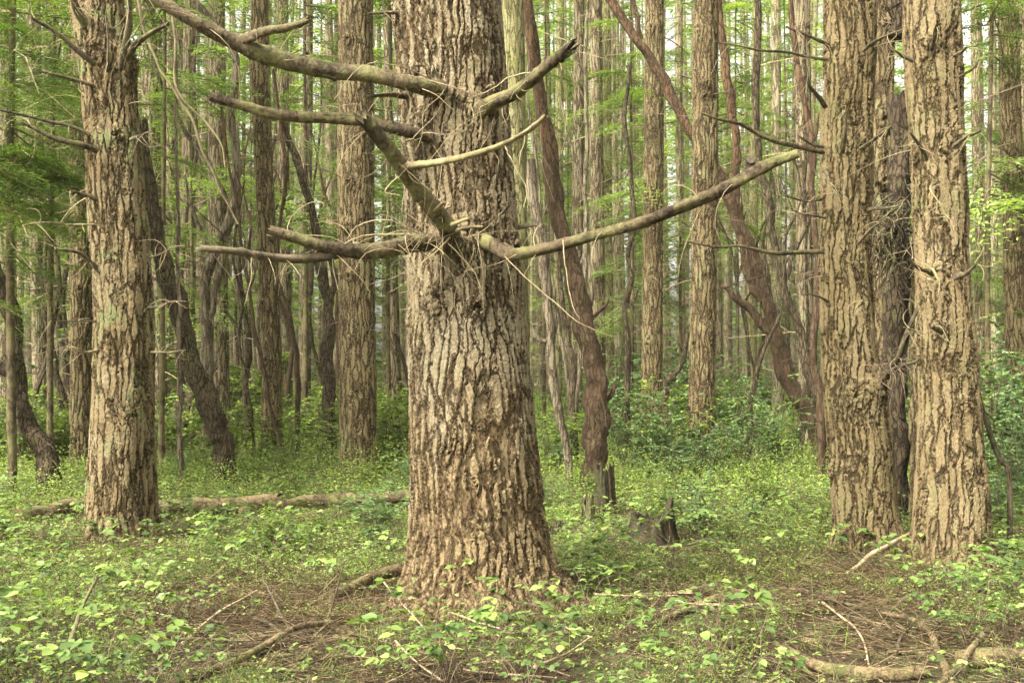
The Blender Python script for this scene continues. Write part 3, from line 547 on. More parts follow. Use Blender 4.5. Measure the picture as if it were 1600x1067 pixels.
stem_tree('weathered grey snag split down its length right of the yellow-mossed trunk', 14.5,
    [([(888, 715), (876, 660), (866, 600), (860, 540), (856, 480), (852, 420), (845, 370), (835, 320), (826, 250)], 6, 9), ([(862, 535), (850, 532), (838, 525), (828, 510)], 4, 3), ([(860, 540), (868, 500), (866, 450)], 3, 2)], 'snag', twigs=12, name='dead_snag', cat='dead tree')
stem_tree('thin crooked stem looping in front of the pale pair of trunks', 19.0, [([(980, 600), (982, 540), (976, 490), (985, 440), (982, 400), (990, 340), (984, 250), (976, 190), (985, 100)], 5, 3), ([(978, 480), (990, 470), (996, 455)], 4, 2)], 'madrone', twigs=10)
stem_tree('crooked dark stem beside the weathered grey snag', 17.0, [([(898, 690), (892, 620), (898, 570), (884, 520), (876, 450), (872, 380)], 6, 4)], 'madrone', twigs=8)
stem_tree('dark V-shaped sapling in the green growth left of centre', 19.0, [([(268, 695), (275, 650), (282, 600), (284, 540)], 6, 4), ([(282, 690), (292, 650), (305, 610), (312, 590)], 4, 2)], 'madrone', twigs=12)
stem_tree('slender mossy pole rising through the green growth beside the left fir', 14.5, [([(282, 720), (281, 640), (280, 560), (279, 470), (278, 380), (276, 250), (275, 100)], 4, 2.4)], 'snag', twigs=14)
stem_tree('bare stem leaning right beneath the ridged pale trunk', 22.0, [([(648, 665), (640, 600), (628, 560), (615, 520)], 4, 3)], 'madrone', twigs=8)
stem_tree('short dark stem arching over the shrubs left of the straight brown trunk', 19.0, [([(1040, 605), (1052, 590), (1065, 570), (1070, 545), (1075, 520)], 5, 3), ([(1075, 560), (1085, 555)], 2, 1)], 'madrone', twigs=6)
stem_tree('thin brown pole leaning against the farthest right near fir', 8.6, [([(1577, 747), (1562, 715), (1545, 668), (1532, 630), (1522, 580), (1516, 500)], 4.6, 3.2)], 'branchdark' , twigs=3, name='leaning_pole', cat='pole', wob=.006)
for i in range(34):
    lo, hi = [(0, 125), (240, 520), (1125, 1285), (850, 1000)][[0, 1, 2, 1, 2, 0, 1, 3][i % 8]]; x = rng.uniform(lo, hi); d = rng.uniform(17, 31); lean = rng.normal(0, 70); hgt_ = rng.uniform(330, 720)
    yb = HY+CH*F/d; pts = [(x, yb)]; xx = x
    for q in range(1, 8): xx += lean/7+rng.normal(0, 9); pts.append((xx, yb-hgt_*q/7))
    c = pts[4]; r0 = rng.uniform(2.6, 5.2)
    stem_tree('thin crooked bare stem leaning among the straight trunks in the middle of the wood', d, [(pts, r0, r0*.45), ([c, (c[0]+rng.choice([-1, 1])*rng.uniform(10, 25), c[1]-60), (c[0]+rng.normal(0, 40), c[1]-150)], r0*.6, r0*.25)], ['madrone', 'red', 'madrone', 'snag'][i % 4], name='crooked_sapling', twigs=10, group='thin crooked stems among the trunks')
# pale hanging lianas left of the old fir
for i, (lab, pts) in enumerate([('pale liana hanging in a long slanting line left of the old fir', [(212, -20), (225, 50), (250, 100), (275, 150), (300, 195), (330, 260), (350, 310), (372, 350)]),
    ('thin pale liana hanging straight down left of the old fir', [(268, 10), (272, 60), (276, 130), (290, 160), (320, 190), (345, 225), (352, 262)])]):
    w = px(pts, 12.0); mb = MB(); limb(mb, w, .018, .010, seg=8, n=60, wob=.02)
    tag(link('liana', mb.mesh('liana', [M['branchpale']], w[-1]), None, w[-1]), lab, 'liana')

# ---------------------------------------------------------------- conifer foliage
def frond(L, nst, lf, sp, droop=.35, wid=.30):
    """one conifer branch along +X: feathery flat spray of small leaf-sized faces; returns verts (n,4,3), woody axes"""
    P = []; D = []; LN = []; axes = []
    for t in np.linspace(.10, 1, nst):
        for s in (-1, 1):
            ls = L*.42*(1-t)**.7+.10; ls *= rng.uniform(.65, 1.15)
            b = np.array([L*t, 0, -droop*L*t*t]); a = s*rng.uniform(.75, 1.1)
            u = np.array([math.cos(a), math.sin(a), rng.uniform(-.25, .0)]); m = max(2, int(ls/sp)); q = np.linspace(.08, 1, m)
            pos = b+u*(q*ls)[:, None]+np.array([0, 0, -1])*(q**2*ls*.35)[:, None]+rng.normal(0, .012, (m, 3))
            axes.append(np.stack([b, b+u*ls*.5-[0, 0, ls*.09], b+u*ls-[0, 0, ls*.35]]))
            for s2 in (-1, 1):
                aa = a+s2*rng.uniform(.6, 1.1, m)
                D.append(np.stack([np.cos(aa), np.sin(aa), rng.uniform(-.5, .15, m)], -1)); P.append(pos); LN.append(lf*rng.uniform(.6, 1.2, m)*(1-.4*q))
    P = np.concatenate(P); D = nrm(np.concatenate(D)); LN = np.concatenate(LN)[:, None]
    N = nrm(np.cross(D, np.array([0, 0, 1.]))+0); up = nrm(np.cross(N, D)+rng.normal(0, .3, D.shape)); S = nrm(np.cross(D, up))
    V = np.stack([P, P+D*LN*.45+S*LN*wid*.5, P+D*LN, P+D*LN*.45-S*LN*wid*.5], 1)
    return V, np.array(axes)
def crown_mesh(name, z0, z1, Lmax, nb, fr, mat, wood_m, droop=0, top=.25, sparse=0):
    mb = MB(); wd = []
    for k in range(nb):
        u = rng.uniform(0, 1)**.9; z = z0+(z1-z0)*u; L = Lmax*((1-u)*(1-top)+top)*rng.uniform(.45, 1.1)
        if u < .25: L *= .5+2*u
        V, ax = fr[rng.integers(len(fr))]; a = rng.uniform(0, 2*pi); ti = rng.uniform(-.1, .45)-droop
        s = L; c, sn = math.cos(a), math.sin(a); ct, st = math.cos(ti), math.sin(ti)
        Rm = np.array([[c*ct, -sn, -c*st], [sn*ct, c, -sn*st], [st, 0, ct]])
        v = V.reshape(-1, 3)*s@Rm.T+[0, 0, z]
        rr = np.clip(rng.normal(.45, .22)+rng.normal(0, .16, len(V)), 0, 1)
        mb.add(v, np.arange(len(V)*4).reshape(-1, 4), rr)
        wd.append(np.array([[0, 0, z], [s*.5, 0, z], [s, 0, z]])@np.eye(3)); t = np.linspace(0, 1, 3)
        wd[-1] = (np.stack([s*t, 0*t, -.35*s*t*t], -1)@Rm.T)+[0, 0, z]
    W_ = np.array(wd); tubes(mb, W_, np.array([[.014, .009, .004]])*1.0, 3, .5, 1)
    return mb.mesh(name, [mat, wood_m], smooth=False)
fr_near = [frond(1.0, 20, .048, .020, wid=.34) for _ in range(4)]
fr_mid = [frond(1.0, 16, .072, .038, wid=.34) for _ in range(4)]
fr_far = [frond(1.0, 9, .12, .085, wid=.38) for _ in range(4)]
# far trees: tall straight trunk > crown high up, dead twigs below
def far_trunk(k):
    mb = MB(); zz = np.concatenate([np.arange(-.3, 14, .35), np.arange(14, 32, 1.5)]); n = 22; th = np.arange(n)*2*pi/n
    ph = rng.uniform(0, 6, 5); A, Z_ = np.meshgrid(th, zz)
    r = .21*(1-.022*np.maximum(zz, 0))+.0; R = r[:, None]*(1+.05*np.sin(A*2+ph[0]+Z_*.3)+.04*np.sin(A*5+ph[1]+Z_*.8)+.3*np.exp(-np.maximum(Z_, 0)/.35))
    cx = .10*np.sin(zz*.22+ph[2])+.05*np.sin(zz*.6+ph[3]); cy = .10*np.sin(zz*.2+ph[4])
    v = np.stack([cx[:, None]-cx[1]+R*np.cos(A), cy[:, None]-cy[1]+R*np.sin(A), Z_], -1); m = n
    i, j = np.meshgrid(np.arange(len(zz)-1), np.arange(m), indexing='ij')
    mb.add(v.reshape(-1, 3), np.stack([i*m+j, i*m+(j+1) % m, (i+1)*m+(j+1) % m, (i+1)*m+j], -1).reshape(-1, 4))
    t = MB(); nb = 150; z = rng.uniform(1.0, 17, nb); a = rng.uniform(0, 2*pi, nb); s = np.stack([np.interp(z, zz, cx)+.15*np.cos(a), np.interp(z, zz, cy)+.15*np.sin(a), z], -1)
    L = .25+1.9*rng.uniform(0, 1, nb)**1.4
    P, Rr = curly(nb, s, L, rng.uniform(.006, .016, nb), .25, .2, 6, np.stack([np.cos(a), np.sin(a), rng.uniform(-.25, .4, nb)], -1)); tubes(t, P, Rr, 3)
    w = np.repeat(np.arange(nb), 3); st = P[w, rng.integers(1, 5, 3*nb)]
    P, Rr = curly(3*nb, st, L[w]*.3, .005, .6, .4, 5, rng.normal(0, 1, (3*nb, 3))*[1, 1, .5]); tubes(t, P, Rr, 3)
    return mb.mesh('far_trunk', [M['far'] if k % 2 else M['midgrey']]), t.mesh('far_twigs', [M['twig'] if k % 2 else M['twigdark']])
FT = [far_trunk(k) for k in range(6)]
FC = [crown_mesh('far_crown', 6.0+k*.8, 29, 2.9, 60, fr_far, M['needlefar'] if k % 2 else M['needle'], M['twigdark'], top=.2) for k in range(6)]
def far_tree(k, x, y, rad, loc_rz, label, crown=True, h=1.0, group='slender straight trunks receding into the wood'):
    root = link('conifer_tree', None, None, (x, y, float(gz(x, y)))); tag(root, label, 'tree', group)
    root.rotation_euler = (rng.normal(0, .012), rng.normal(0, .012), loc_rz)
    s = rad/.21
    a = link('trunk', FT[k][0], root); a.scale = (s, s, h)
    b = link('dead_twig_growth', FT[k][1], root); b.scale = (1, 1, h); b['kind'] = 'stuff'
    if crown: c = link('crown', FC[k], root); c.scale = (1, 1, h)
    return root
placed = [(W(e[-1][1], 0, d)[0], d) for _, d, e, *_r in mids]
FARL = 'slender pale conifer among the dense ranks at the back of the wood'
FARM = 'straight brown-grey conifer in the middle rows of the wood behind the near firs'
n = 0; tries = 0
while n < 205 and tries < 9000:
    tries += 1
    y = 22+54*rng.uniform(0, 1)**.75; x = rng.uniform(-1, 1)*(y*.56+1)
    md = .9 if y < 34 else 1.1
    if any((x-a)**2+(y-b)**2 < md**2 for a, b in placed): continue
    if y < 36 and any(abs(x/y-a/b)*F < 15 and abs(y-b) < 14 for a, b in placed[:len(mids)]): continue
    placed.append((x, y)); n += 1
    far_tree(int(rng.integers(6)), x, y, rng.uniform(.10, .20) if y > 32 else rng.uniform(.10, .17), rng.uniform(0, 6.28), FARL if y > 40 else FARM,
             crown=y > 27 and rng.uniform() < .8, h=rng.uniform(.85, 1.15), group='slender straight trunks receding into the wood' if y > 40 else 'straight trunks of the middle rows')

# young hemlocks whose drooping green sprays fill the gaps
UC = [crown_mesh('young_crown', 2.2+.4*k, 10.5, 2.4, 50, fr_mid, M['needle'], M['twigdark'], droop=.15, top=.3) for k in range(4)]
UN = [crown_mesh('young_crown_near', 2.2, 7.0, 2.0, 50, fr_near, M['needle'], M['twig'], droop=.1, top=.45) for k in range(2)]
def sapling_trunk():
    mb = MB(); limb(mb, [(0, 0, -.2), (.03, .02, 3), (-.02, .05, 6.5), (0, 0, 10.5)], .05, .012, seg=8, n=30); return mb.mesh('sapling_trunk', [M['branch']])
ST = sapling_trunk()
yh = [(-150, 10.5, 'near', 'leafy young hemlock drooping in at the upper left edge'), (-40, 13.5, 'near', 'young hemlock with feathery sprays behind the left fir limbs'), (78, 15.0, 'near', 'young hemlock veiling the trunks left of the green-barked fir'),
      (252, 16.5, 'mid', 'young hemlock in the gap right of the green-barked fir'), (300, 20, 'mid', 'young hemlock behind the hanging lianas'), (475, 21, 'mid', 'young hemlock between the bent trunk and the knotty ridged trunk'), (608, 22, 'mid', 'young hemlock glimpsed left of the huge old fir'),
      (850, 25, 'mid', 'young hemlock behind the red-barked stem'), (985, 22, 'mid', 'young hemlock left of the thick ridged trunk'), (890, 31, 'mid', 'young hemlock far back behind the close pair'), (1065, 29, 'mid', 'young hemlock between the ridged trunk and the straight brown trunk'),
      (1150, 25, 'mid', 'young hemlock behind the reddish slanting pole'), (1225, 30, 'mid', 'young hemlock above the mossy forked trunk'), (1545, 18, 'mid', 'young hemlock right of the farthest right near fir'), (1535, 27, 'mid', 'young hemlock farther back at the right'), (1640, 24, 'mid', 'young hemlock at the right edge'),
      (700, 27, 'mid', 'young hemlock hidden behind the huge old fir'), (560, 26, 'mid', 'young hemlock behind the knotty ridged trunk'), (925, 40, 'mid', 'young hemlock very far back behind the close pair'), (1100, 38, 'mid', 'young hemlock very far back behind the straight brown trunk'), (1010, 34, 'mid', 'young hemlock behind the thick ridged trunk'), (340, 31, 'mid', 'young hemlock behind the pale forking stem'), (90, 28, 'mid', 'young hemlock behind the pale ringed trunk'), (1190, 42, 'mid', 'young hemlock very far back behind the mossy forked trunk'), (1600, 33, 'mid', 'young hemlock far back at the right edge'), (430, 38, 'mid', 'young hemlock far back right of the slightly bent trunk'), (20, 13.0, 'near', 'young hemlock low against the left edge of the wood'),
      (-20, 22, 'mid', 'young hemlock behind the crooked dark trunk at the left edge'), (160, 24, 'mid', 'young hemlock hidden behind the green-barked fir'), (390, 27, 'mid', 'young hemlock behind the slightly bent trunk')]
for i, (x, d, kind, lab) in enumerate(yh):
    p = W(x, 0, d); root = link('young_hemlock', None, None, (p[0], d, float(gz(p[0], d)))); tag(root, lab, 'tree', 'young hemlocks among the trunks'); root.rotation_euler = (0, 0, rng.uniform(0, 6.28))
    s = rng.uniform(.85, 1.15); root.scale = (s, s, s*1.05)
    link('trunk', ST, root); link('crown', UN[i % 2] if kind == 'near' else UC[i % 4], root)

# far-off wood: closely packed trunks and foliage nobody could count
mb = MB(); nT = 330; y = rng.uniform(72, 112, nT); x = rng.uniform(-1, 1, nT)*(y*.62); hh = rng.uniform(24, 33, nT)
P = np.stack([np.stack([x, y, 0*x-.5], -1), np.stack([x+rng.normal(0, .25, nT), y, hh*.5], -1), np.stack([x+rng.normal(0, .4, nT), y, hh], -1)], 1)
tubes(mb, P, rng.uniform(.13, .26, nT)[:, None]*np.array([1, .8, .3]), 8, .5, 0)
nb = 3500; k = rng.integers(0, nT, nb)
for q in range(nb):
    V, _ = fr_far[q % 4]; z = hh[k[q]]*(.12+.86*rng.uniform()**.8) if q % 3 else rng.uniform(-1, 9); a = rng.uniform(0, 2*pi); s = rng.uniform(1.5, 4.2)
    sel = rng.integers(0, len(V), 75); c, sn = math.cos(a), math.sin(a)
    v = V[sel]; cen = v.mean(1, keepdims=True); v = (cen+(v-cen)*2.3)*s
    v = v@np.array([[c, -sn, 0], [sn, c, 0], [0, 0, 1]]).T+[x[k[q]], y[k[q]], z]
    mb.add(v.reshape(-1, 3), np.arange(len(v)*4).reshape(-1, 4), np.clip(rng.normal(.5, .25)+rng.normal(0, .15, len(v)), 0, 1), 1)
tag(link('far_forest', mb.mesh('far_forest', [M['far'], M['needlefar']])), 'distant mass of conifers closing off the wood', None, None, 'stuff')

# ---------------------------------------------------------------- leaves on the ground
LV = np.array([(0, 0, 0), (0, .5, -.05), (0, 1, -.13), (-.30, .18, .05), (-.36, .55, .03), (.30, .18, .05), (.36, .55, .03)])
LQ = np.array([(0, 1, 4, 3), (0, 5, 6, 1)]); LT = np.array([(1, 2, 4), (1, 6, 2)])
def stamp(mb, tv, fs, pos, fwd, up, size, r, m=0):
    fwd = nrm(fwd); S = nrm(np.cross(fwd, up)); U = np.cross(S, fwd); N = len(pos)
    v = pos[:, None]+size[:, None, None]*(tv[None, :, 0:1]*S[:, None]+tv[None, :, 1:2]*fwd[:, None]+tv[None, :, 2:3]*U[:, None])
    off = (np.arange(N)*len(tv))[:, None, None]; base = mb.n; mb.v.append(v.reshape(-1, 3)); mb.n += N*len(tv)
    for f in fs: mb.f.append(((f[None]+off).reshape(-1, f.shape[1])+base, np.repeat(r, len(f)), m))
RH = np.array([(0, 0, 0), (.30, .5, .04), (0, 1, 0), (-.30, .5, .04)]); RQ = np.array([(0, 1, 2, 3)])
def topx(X, Y): return CX+F*X/Y, HY+CH*F/Y
def blob(px_, py_, L): return sum(w*np.exp(-((px_-x)/sx)**2-((py_-y)/sy)**2) for x, y, sx, sy, w in L)
NEARG = [(60, 1000, 220, 110, 1.3), (330, 1080, 160, 45, .6), (100, 900, 260, 60, .6), (760, 940, 130, 40, .9), (640, 1010, 160, 50, .55), (1150, 1040, 140, 60, 1.3), (1450, 935, 200, 60, 1.0), (1560, 1000, 100, 50, .8), (950, 900, 130, 60, .6), (1000, 990, 150, 60, .5), (1330, 800, 300, 60, .6), (420, 860, 260, 50, .7), (1120, 850, 160, 50, .5), (720, 1060, 160, 30, .5), (0, 1060, 200, 60, 1.0)]
BARE = [(430, 940, 190, 50, .8), (1290, 920, 150, 45, .8), (1050, 940, 110, 40, .6), (1370, 1030, 160, 40, .6), (560, 1040, 150, 40, .4)]
EXC = np.array([G(x, y)[:2] for pl in [[(28, 820), (130, 806), (330, 806), (430, 800)], [(380, 806), (520, 790), (660, 793)], [(515, 942), (628, 908)], [(985, 848), (1048, 848)], [(925, 802), (965, 802)], [(915, 818), (922, 818)], [(1030, 858), (1110, 864)], [(1325, 905), (1400, 875), (1450, 856)], [(1212, 1012), (1290, 1042), (1438, 1050)], [(1380, 966), (1455, 1010), (1492, 1080)], [(300, 1062), (420, 1018), (512, 992)], [(1030, 972), (1100, 950), (1168, 933)], [(1165, 930), (1290, 945), (1430, 975)], [(1285, 705), (1290, 700)], [(150, 858), (228, 858)], [(1318, 872), (1395, 872)], [(1450, 892), (1538, 892)], [(645, 955), (700, 965)]]
                for (x, y) in [(np.interp(u, np.linspace(0, 1, len(pl)), [q[0] for q in pl]), np.interp(u, np.linspace(0, 1, len(pl)), [q[1] for q in pl])) for u in np.linspace(0, 1, 24)]])
def low_near(X, Y, r=.16, front=1.0):
    dx = X[:, None]-EXC[None, :, 0]*(Y[:, None]/EXC[None, :, 1]); dy = Y[:, None]-EXC[None, :, 1]
    inside = ((np.abs(dx) < r) & (np.abs(dy) < r)).any(1); fr = ((np.abs(dx) < .15) & (dy < 0) & (dy > -front)).any(1)
    return inside, fr
mb = MB(); n = 15000; Yp = 4.4+8.5*rng.uniform(0, 1, n)**.85; Xp = rng.uniform(-1, 1, n)*(Yp*.56)
a, b = topx(Xp, Yp); den = .16+blob(a, b, NEARG)-.9*blob(a, b, BARE)+.30*(np.sin(Xp*2.1+1)*np.sin(Yp*1.7+Xp)+.3)
den = den*np.clip(.75+.9*np.sin(Xp*4.3+.5*Yp)*np.sin(Yp*3.7-Xp*1.3+1)+.5*np.sin(Xp*9.1)*np.sin(Yp*8.3), .05, 1.7)
keep = rng.uniform(0, 1, n) < np.clip(den, .03, 1)*.62
keep &= (Xp-HO[0])**2+(Yp-HO[1])**2 > .42**2
ins_, fr_ = low_near(Xp, Yp, .15, .9); keep &= ~ins_ & ~(fr_ & (rng.uniform(0, 1, n) < np.where(Yp < 7.2, .45, .85)))
Xp, Yp = Xp[keep], Yp[keep]; n = len(Xp); K = 9
big = rng.uniform(0, 1, n)**2
stL = rng.uniform(.12, .5, n)*(.6+.7*big); az = rng.uniform(0, 2*pi, n); hz = rng.uniform(.04, .20, n)+.14*big
t_ = np.linspace(0, 1, K)
hgt = hz[:, None]*np.sin(np.minimum(t_*1.25, 1)*pi*.62)[None]+.01
az2 = az[:, None]+np.cumsum(rng.normal(0, .18, (n, K)), 1)
cx = Xp[:, None]+np.cumsum(np.cos(az2)*stL[:, None]/K, 1); cy = Yp[:, None]+np.cumsum(np.sin(az2)*stL[:, None]/K, 1)
P = np.stack([cx, cy, gz(cx, cy)+hgt], -1)
tubes(mb, P, np.linspace(.0024, .001, K)[None], 3, .5, 1)
nd = P[:, 2:].reshape(-1, 3); sd = np.repeat(az, K-2)+rng.normal(0, .9, n*(K-2)); sz = np.repeat(.013+.036*big**1.6, K-2)*rng.uniform(.5, 1.3, len(nd))
kp = rng.uniform(0, 1, len(nd)) < .72; nd, sd, sz = nd[kp], sd[kp], sz[kp]
nd = nd+np.stack([np.cos(sd)*sz*.8, np.sin(sd)*sz*.8, rng.uniform(0, .6, len(sz))*sz], -1)
rb = np.clip(rng.normal(.52, .2, len(nd)), 0, 1)
for da, k in ((0, 1.15), (1.25, .9), (-1.25, .9)):
    aa = sd+da+rng.normal(0, .15, len(sd)); sl = rng.normal(-.12, .25, len(sd))
    fw = np.stack([np.cos(aa), np.sin(aa), sl], -1); up = nrm(np.stack([rng.normal(0, .28, len(sd)), rng.normal(-.05, .28, len(sd)), np.ones(len(sd))], -1))
    stamp(mb, LV, (LQ, LT), nd, fw, up, sz*k*1.25, np.clip(rb+rng.normal(0, .07, len(rb)), 0, 1))
tag(link('bramble_ground_cover', mb.mesh('bramble', [M['cover'], M['twigdark']])), 'trailing brambles with small bright green leaves over the forest floor', None, None, 'stuff')

# low leafy undergrowth from the near firs back to the far trunks
mb = MB(); n = 19000; Yc = 6.5+62*rng.uniform(0, 1, n)**1.75; Xc = rng.uniform(-1, 1, n)*(Yc*.57+.5)
a, b = topx(Xc, Yc)
hh_ = np.interp(Yc, [6.5, 9.5, 13, 17, 30, 70], [.05, .12, .38, .68, .85, 1.0])*rng.uniform(.35, 1.15, n)*(1+.3*np.sin(Xc*.9)*np.sin(Yc*.7))
pat = np.sin(Xc*1.9+2)*np.sin(Yc*1.3+Xc*.6)+.5*np.sin(Xc*4.3)*np.sin(Yc*3.1)
keep = (rng.uniform(0, 1, n) < np.where(Yc < 12, .62+.42*pat-.6*blob(a, b, BARE), .95)) & ((Xc-HO[0])**2+(Yc-HO[1])**2 > .7**2)
ins_, fr_ = low_near(Xc, Yc); keep &= ~ins_ & ~(fr_ & (rng.uniform(0, 1, len(Xc)) < .5)); hh_ = np.where(fr_, np.minimum(hh_, .06), hh_)
Xc, Yc, hh_ = Xc[keep], Yc[keep], hh_[keep]; n = len(Xc); m = 50
cr = np.clip(rng.normal(.55, .17, n)+.12*np.sin(Xc*.7+1.5)*np.cos(Yc*.35), .05, .95)
lx = rng.normal(0, 1, (n, m)); ly = rng.normal(0, 1, (n, m)); u = rng.uniform(0, 1, (n, m))**.6
wd = (.07+hh_*.42)[:, None]
pos = np.stack([Xc[:, None]+lx*wd, Yc[:, None]+ly*wd, gz(Xc, Yc)[:, None]+hh_[:, None]*u*np.exp(-.22*(lx**2+ly**2))+.01], -1).reshape(-1, 3)
N = len(pos); sz = np.repeat(np.interp(Yc, [6.5, 12, 25, 60], [.021, .032, .054, .12]), m)*rng.uniform(.5, 1.3, N)
aa = rng.uniform(0, 2*pi, N); fw = np.stack([np.cos(aa), np.sin(aa), rng.normal(0, .35, N)], -1); up = nrm(np.stack([rng.normal(0, .42, N), rng.normal(-.1, .42, N), np.ones(N)], -1))
stamp(mb, RH, (RQ,), pos, fw, up, sz, np.clip(np.repeat(cr, m)+rng.normal(0, .08, N), 0, 1))
# thin stems through it
k = rng.integers(0, n, 7000); b0 = np.stack([Xc[k], Yc[k], gz(Xc[k], Yc[k])], -1)+rng.normal(0, .08, (7000, 3))*[1, 1, 0]
P, R = curly(7000, b0, hh_[k]*rng.uniform(.7, 1.5, 7000), .0025+Yc[k]*.00012, -.3, .25, 5, rng.normal(0, .4, (7000, 3))+[0, 0, 1.2]); tubes(mb, P, R, 3, .5, 1)
tag(link('leafy_undergrowth', mb.mesh('undergrowth', [M['cover2'], M['twigdark']])), 'low bright green undergrowth between the trunks', None, None, 'stuff')

# small herbs and grass blades between the brambles
mb = MB(); n = 5200; Yh = 4.4+9*rng.uniform(0, 1, n)**.9; Xh = rng.uniform(-1, 1, n)*(Yh*.56); a, b = topx(Xh, Yh)
ins_, fr_ = low_near(Xh, Yh, .1, .3); kp = (rng.uniform(0, 1, n) < .35+.5*np.sin(Xh*2.7+2)*np.sin(Yh*2.2-Xh)+.3*blob(a, b, NEARG)-.3*blob(a, b, BARE)) & ~ins_
Xh, Yh = Xh[kp], Yh[kp]; n = len(Xh); m = 22; hh = rng.uniform(.02, .12, n)[:, None]
pos = np.stack([Xh[:, None]+rng.normal(0, .055, (n, m)), Yh[:, None]+rng.normal(0, .055, (n, m)), 0*hh+gz(Xh, Yh)[:, None]+hh*rng.uniform(.1, 1, (n, m))], -1).reshape(-1, 3); N = len(pos)
aa = rng.uniform(0, 2*pi, N); stamp(mb, RH*[1.5, 1, 1], (RQ,), pos, np.stack([np.cos(aa), np.sin(aa), rng.normal(0, .4, N)], -1), nrm(np.stack([rng.normal(0, .45, N), rng.normal(0, .45, N), np.ones(N)], -1)), rng.uniform(.006, .019, N), np.clip(np.repeat(rng.uniform(0, .8, n), m)+rng.normal(0, .1, N), 0, 1))
k = rng.integers(0, n, 9000); b0 = np.stack([Xh[k], Yh[k], gz(Xh[k], Yh[k])], -1)+rng.normal(0, .06, (9000, 3))*[1, 1, 0]
P, Rr = curly(9000, b0, rng.uniform(.05, .22, 9000), rng.uniform(.0007, .0018, 9000), .9, .2, 6, rng.normal(0, .45, (9000, 3))+[0, 0, 1]); tubes(mb, P, Rr, 3, rng.uniform(.3, 1, 9000))
n = 900; Yv = 4.5+8*rng.uniform(0, 1, n); Xv = rng.uniform(-1, 1, n)*(Yv*.56); az = rng.uniform(0, 6.28, n)      # bare bramble canes
P, Rr = curly(n, np.stack([Xv, Yv, gz(Xv, Yv)], -1), rng.uniform(.25, .9, n), rng.uniform(.0012, .003, n), .55, .12, 10, np.stack([np.cos(az), np.sin(az), rng.uniform(.3, 1.1, n)], -1)); P[..., 2] = np.maximum(P[..., 2], gz(P[..., 0], P[..., 1])+.004); tubes(mb, P, Rr, 3, .5, 1)
tag(link('small_herbs', mb.mesh('herbs', [M['cover2'], M['branch']])), 'small herbs, grass blades and bare bramble canes between the leaves', None, None, 'stuff')

# dry litter: needles, twiglets and brown leaves
mb = MB(); n = 42000; Yl = 4.3+9*rng.uniform(0, 1, n)**1.2; Xl = rng.uniform(-1, 1, n)*(Yl*.56)
a, b = topx(Xl, Yl); kp = rng.uniform(0, 1, n) < .38+.6*blob(a, b, BARE)+.2*np.sin(Xl*3+Yl*2)
Xl, Yl = Xl[kp], Yl[kp]; n = len(Xl); az = rng.uniform(0, pi, n); el = rng.normal(0, .16, n)
b0 = np.stack([Xl, Yl, gz(Xl, Yl)+rng.uniform(.0, .035, n)], -1)
P, R = curly(n, b0, .05+.26*rng.uniform(0, 1, n)**2.5, rng.uniform(.0010, .0036, n), .0, .16, 4, np.stack([np.cos(az), np.sin(az), el], -1))
P[..., 2] = np.maximum(P[..., 2], gz(P[..., 0], P[..., 1])+.003)
tubes(mb, P, R, 3, rng.uniform(0, 1, n))
n = 26000; Yl = 4.3+9*rng.uniform(0, 1, n)**1.1; Xl = rng.uniform(-1, 1, n)*(Yl*.56); aa = rng.uniform(0, 2*pi, n)
stamp(mb, RH, (RQ,), np.stack([Xl, Yl, gz(Xl, Yl)+rng.uniform(.002, .02, n)], -1), np.stack([np.cos(aa), np.sin(aa), rng.normal(0, .2, n)], -1), nrm(np.stack([rng.normal(0, .35, n), rng.normal(0, .35, n), np.ones(n)], -1)), rng.uniform(.008, .032, n), rng.uniform(0, 1, n))
for (x, y, n, sx, sy, h) in [(1330, 900, 700, .35, .25, .07), (1420, 860, 350, .15, .2, .08), (1300, 940, 700, .4, .25, .06), (470, 930, 900, .5, .3, .07), (850, 915, 350, .15, .12, .06), (540, 960, 500, .3, .2, .06), (1080, 930, 350, .3, .25, .05), (240, 985, 300, .3, .2, .05), (1440, 1000, 400, .35, .2, .05), (200, 860, 300, .25, .3, .08)]:
    g = G(x, y); b0 = g+np.stack([rng.normal(0, sx, n), rng.normal(0, sy, n), rng.uniform(0, h, n)], -1); b0[:, 2] += gz(b0[:, 0], b0[:, 1])-g[2]
    P, R = curly(n, b0, rng.uniform(.08, .42, n), rng.uniform(.001, .0032, n), .05, .2, 6, rng.normal(0, 1, (n, 3))*[1, 1, .28]); P[..., 2] = np.maximum(P[..., 2], gz(P[..., 0], P[..., 1])+.003)
    tubes(mb, P, R, 3, rng.uniform(.1, .9, n))
tag(link('forest_litter', mb.mesh('litter', [M['litterleaf']])), 'dry brown needles, twiglets and dead leaves', None, None, 'stuff')

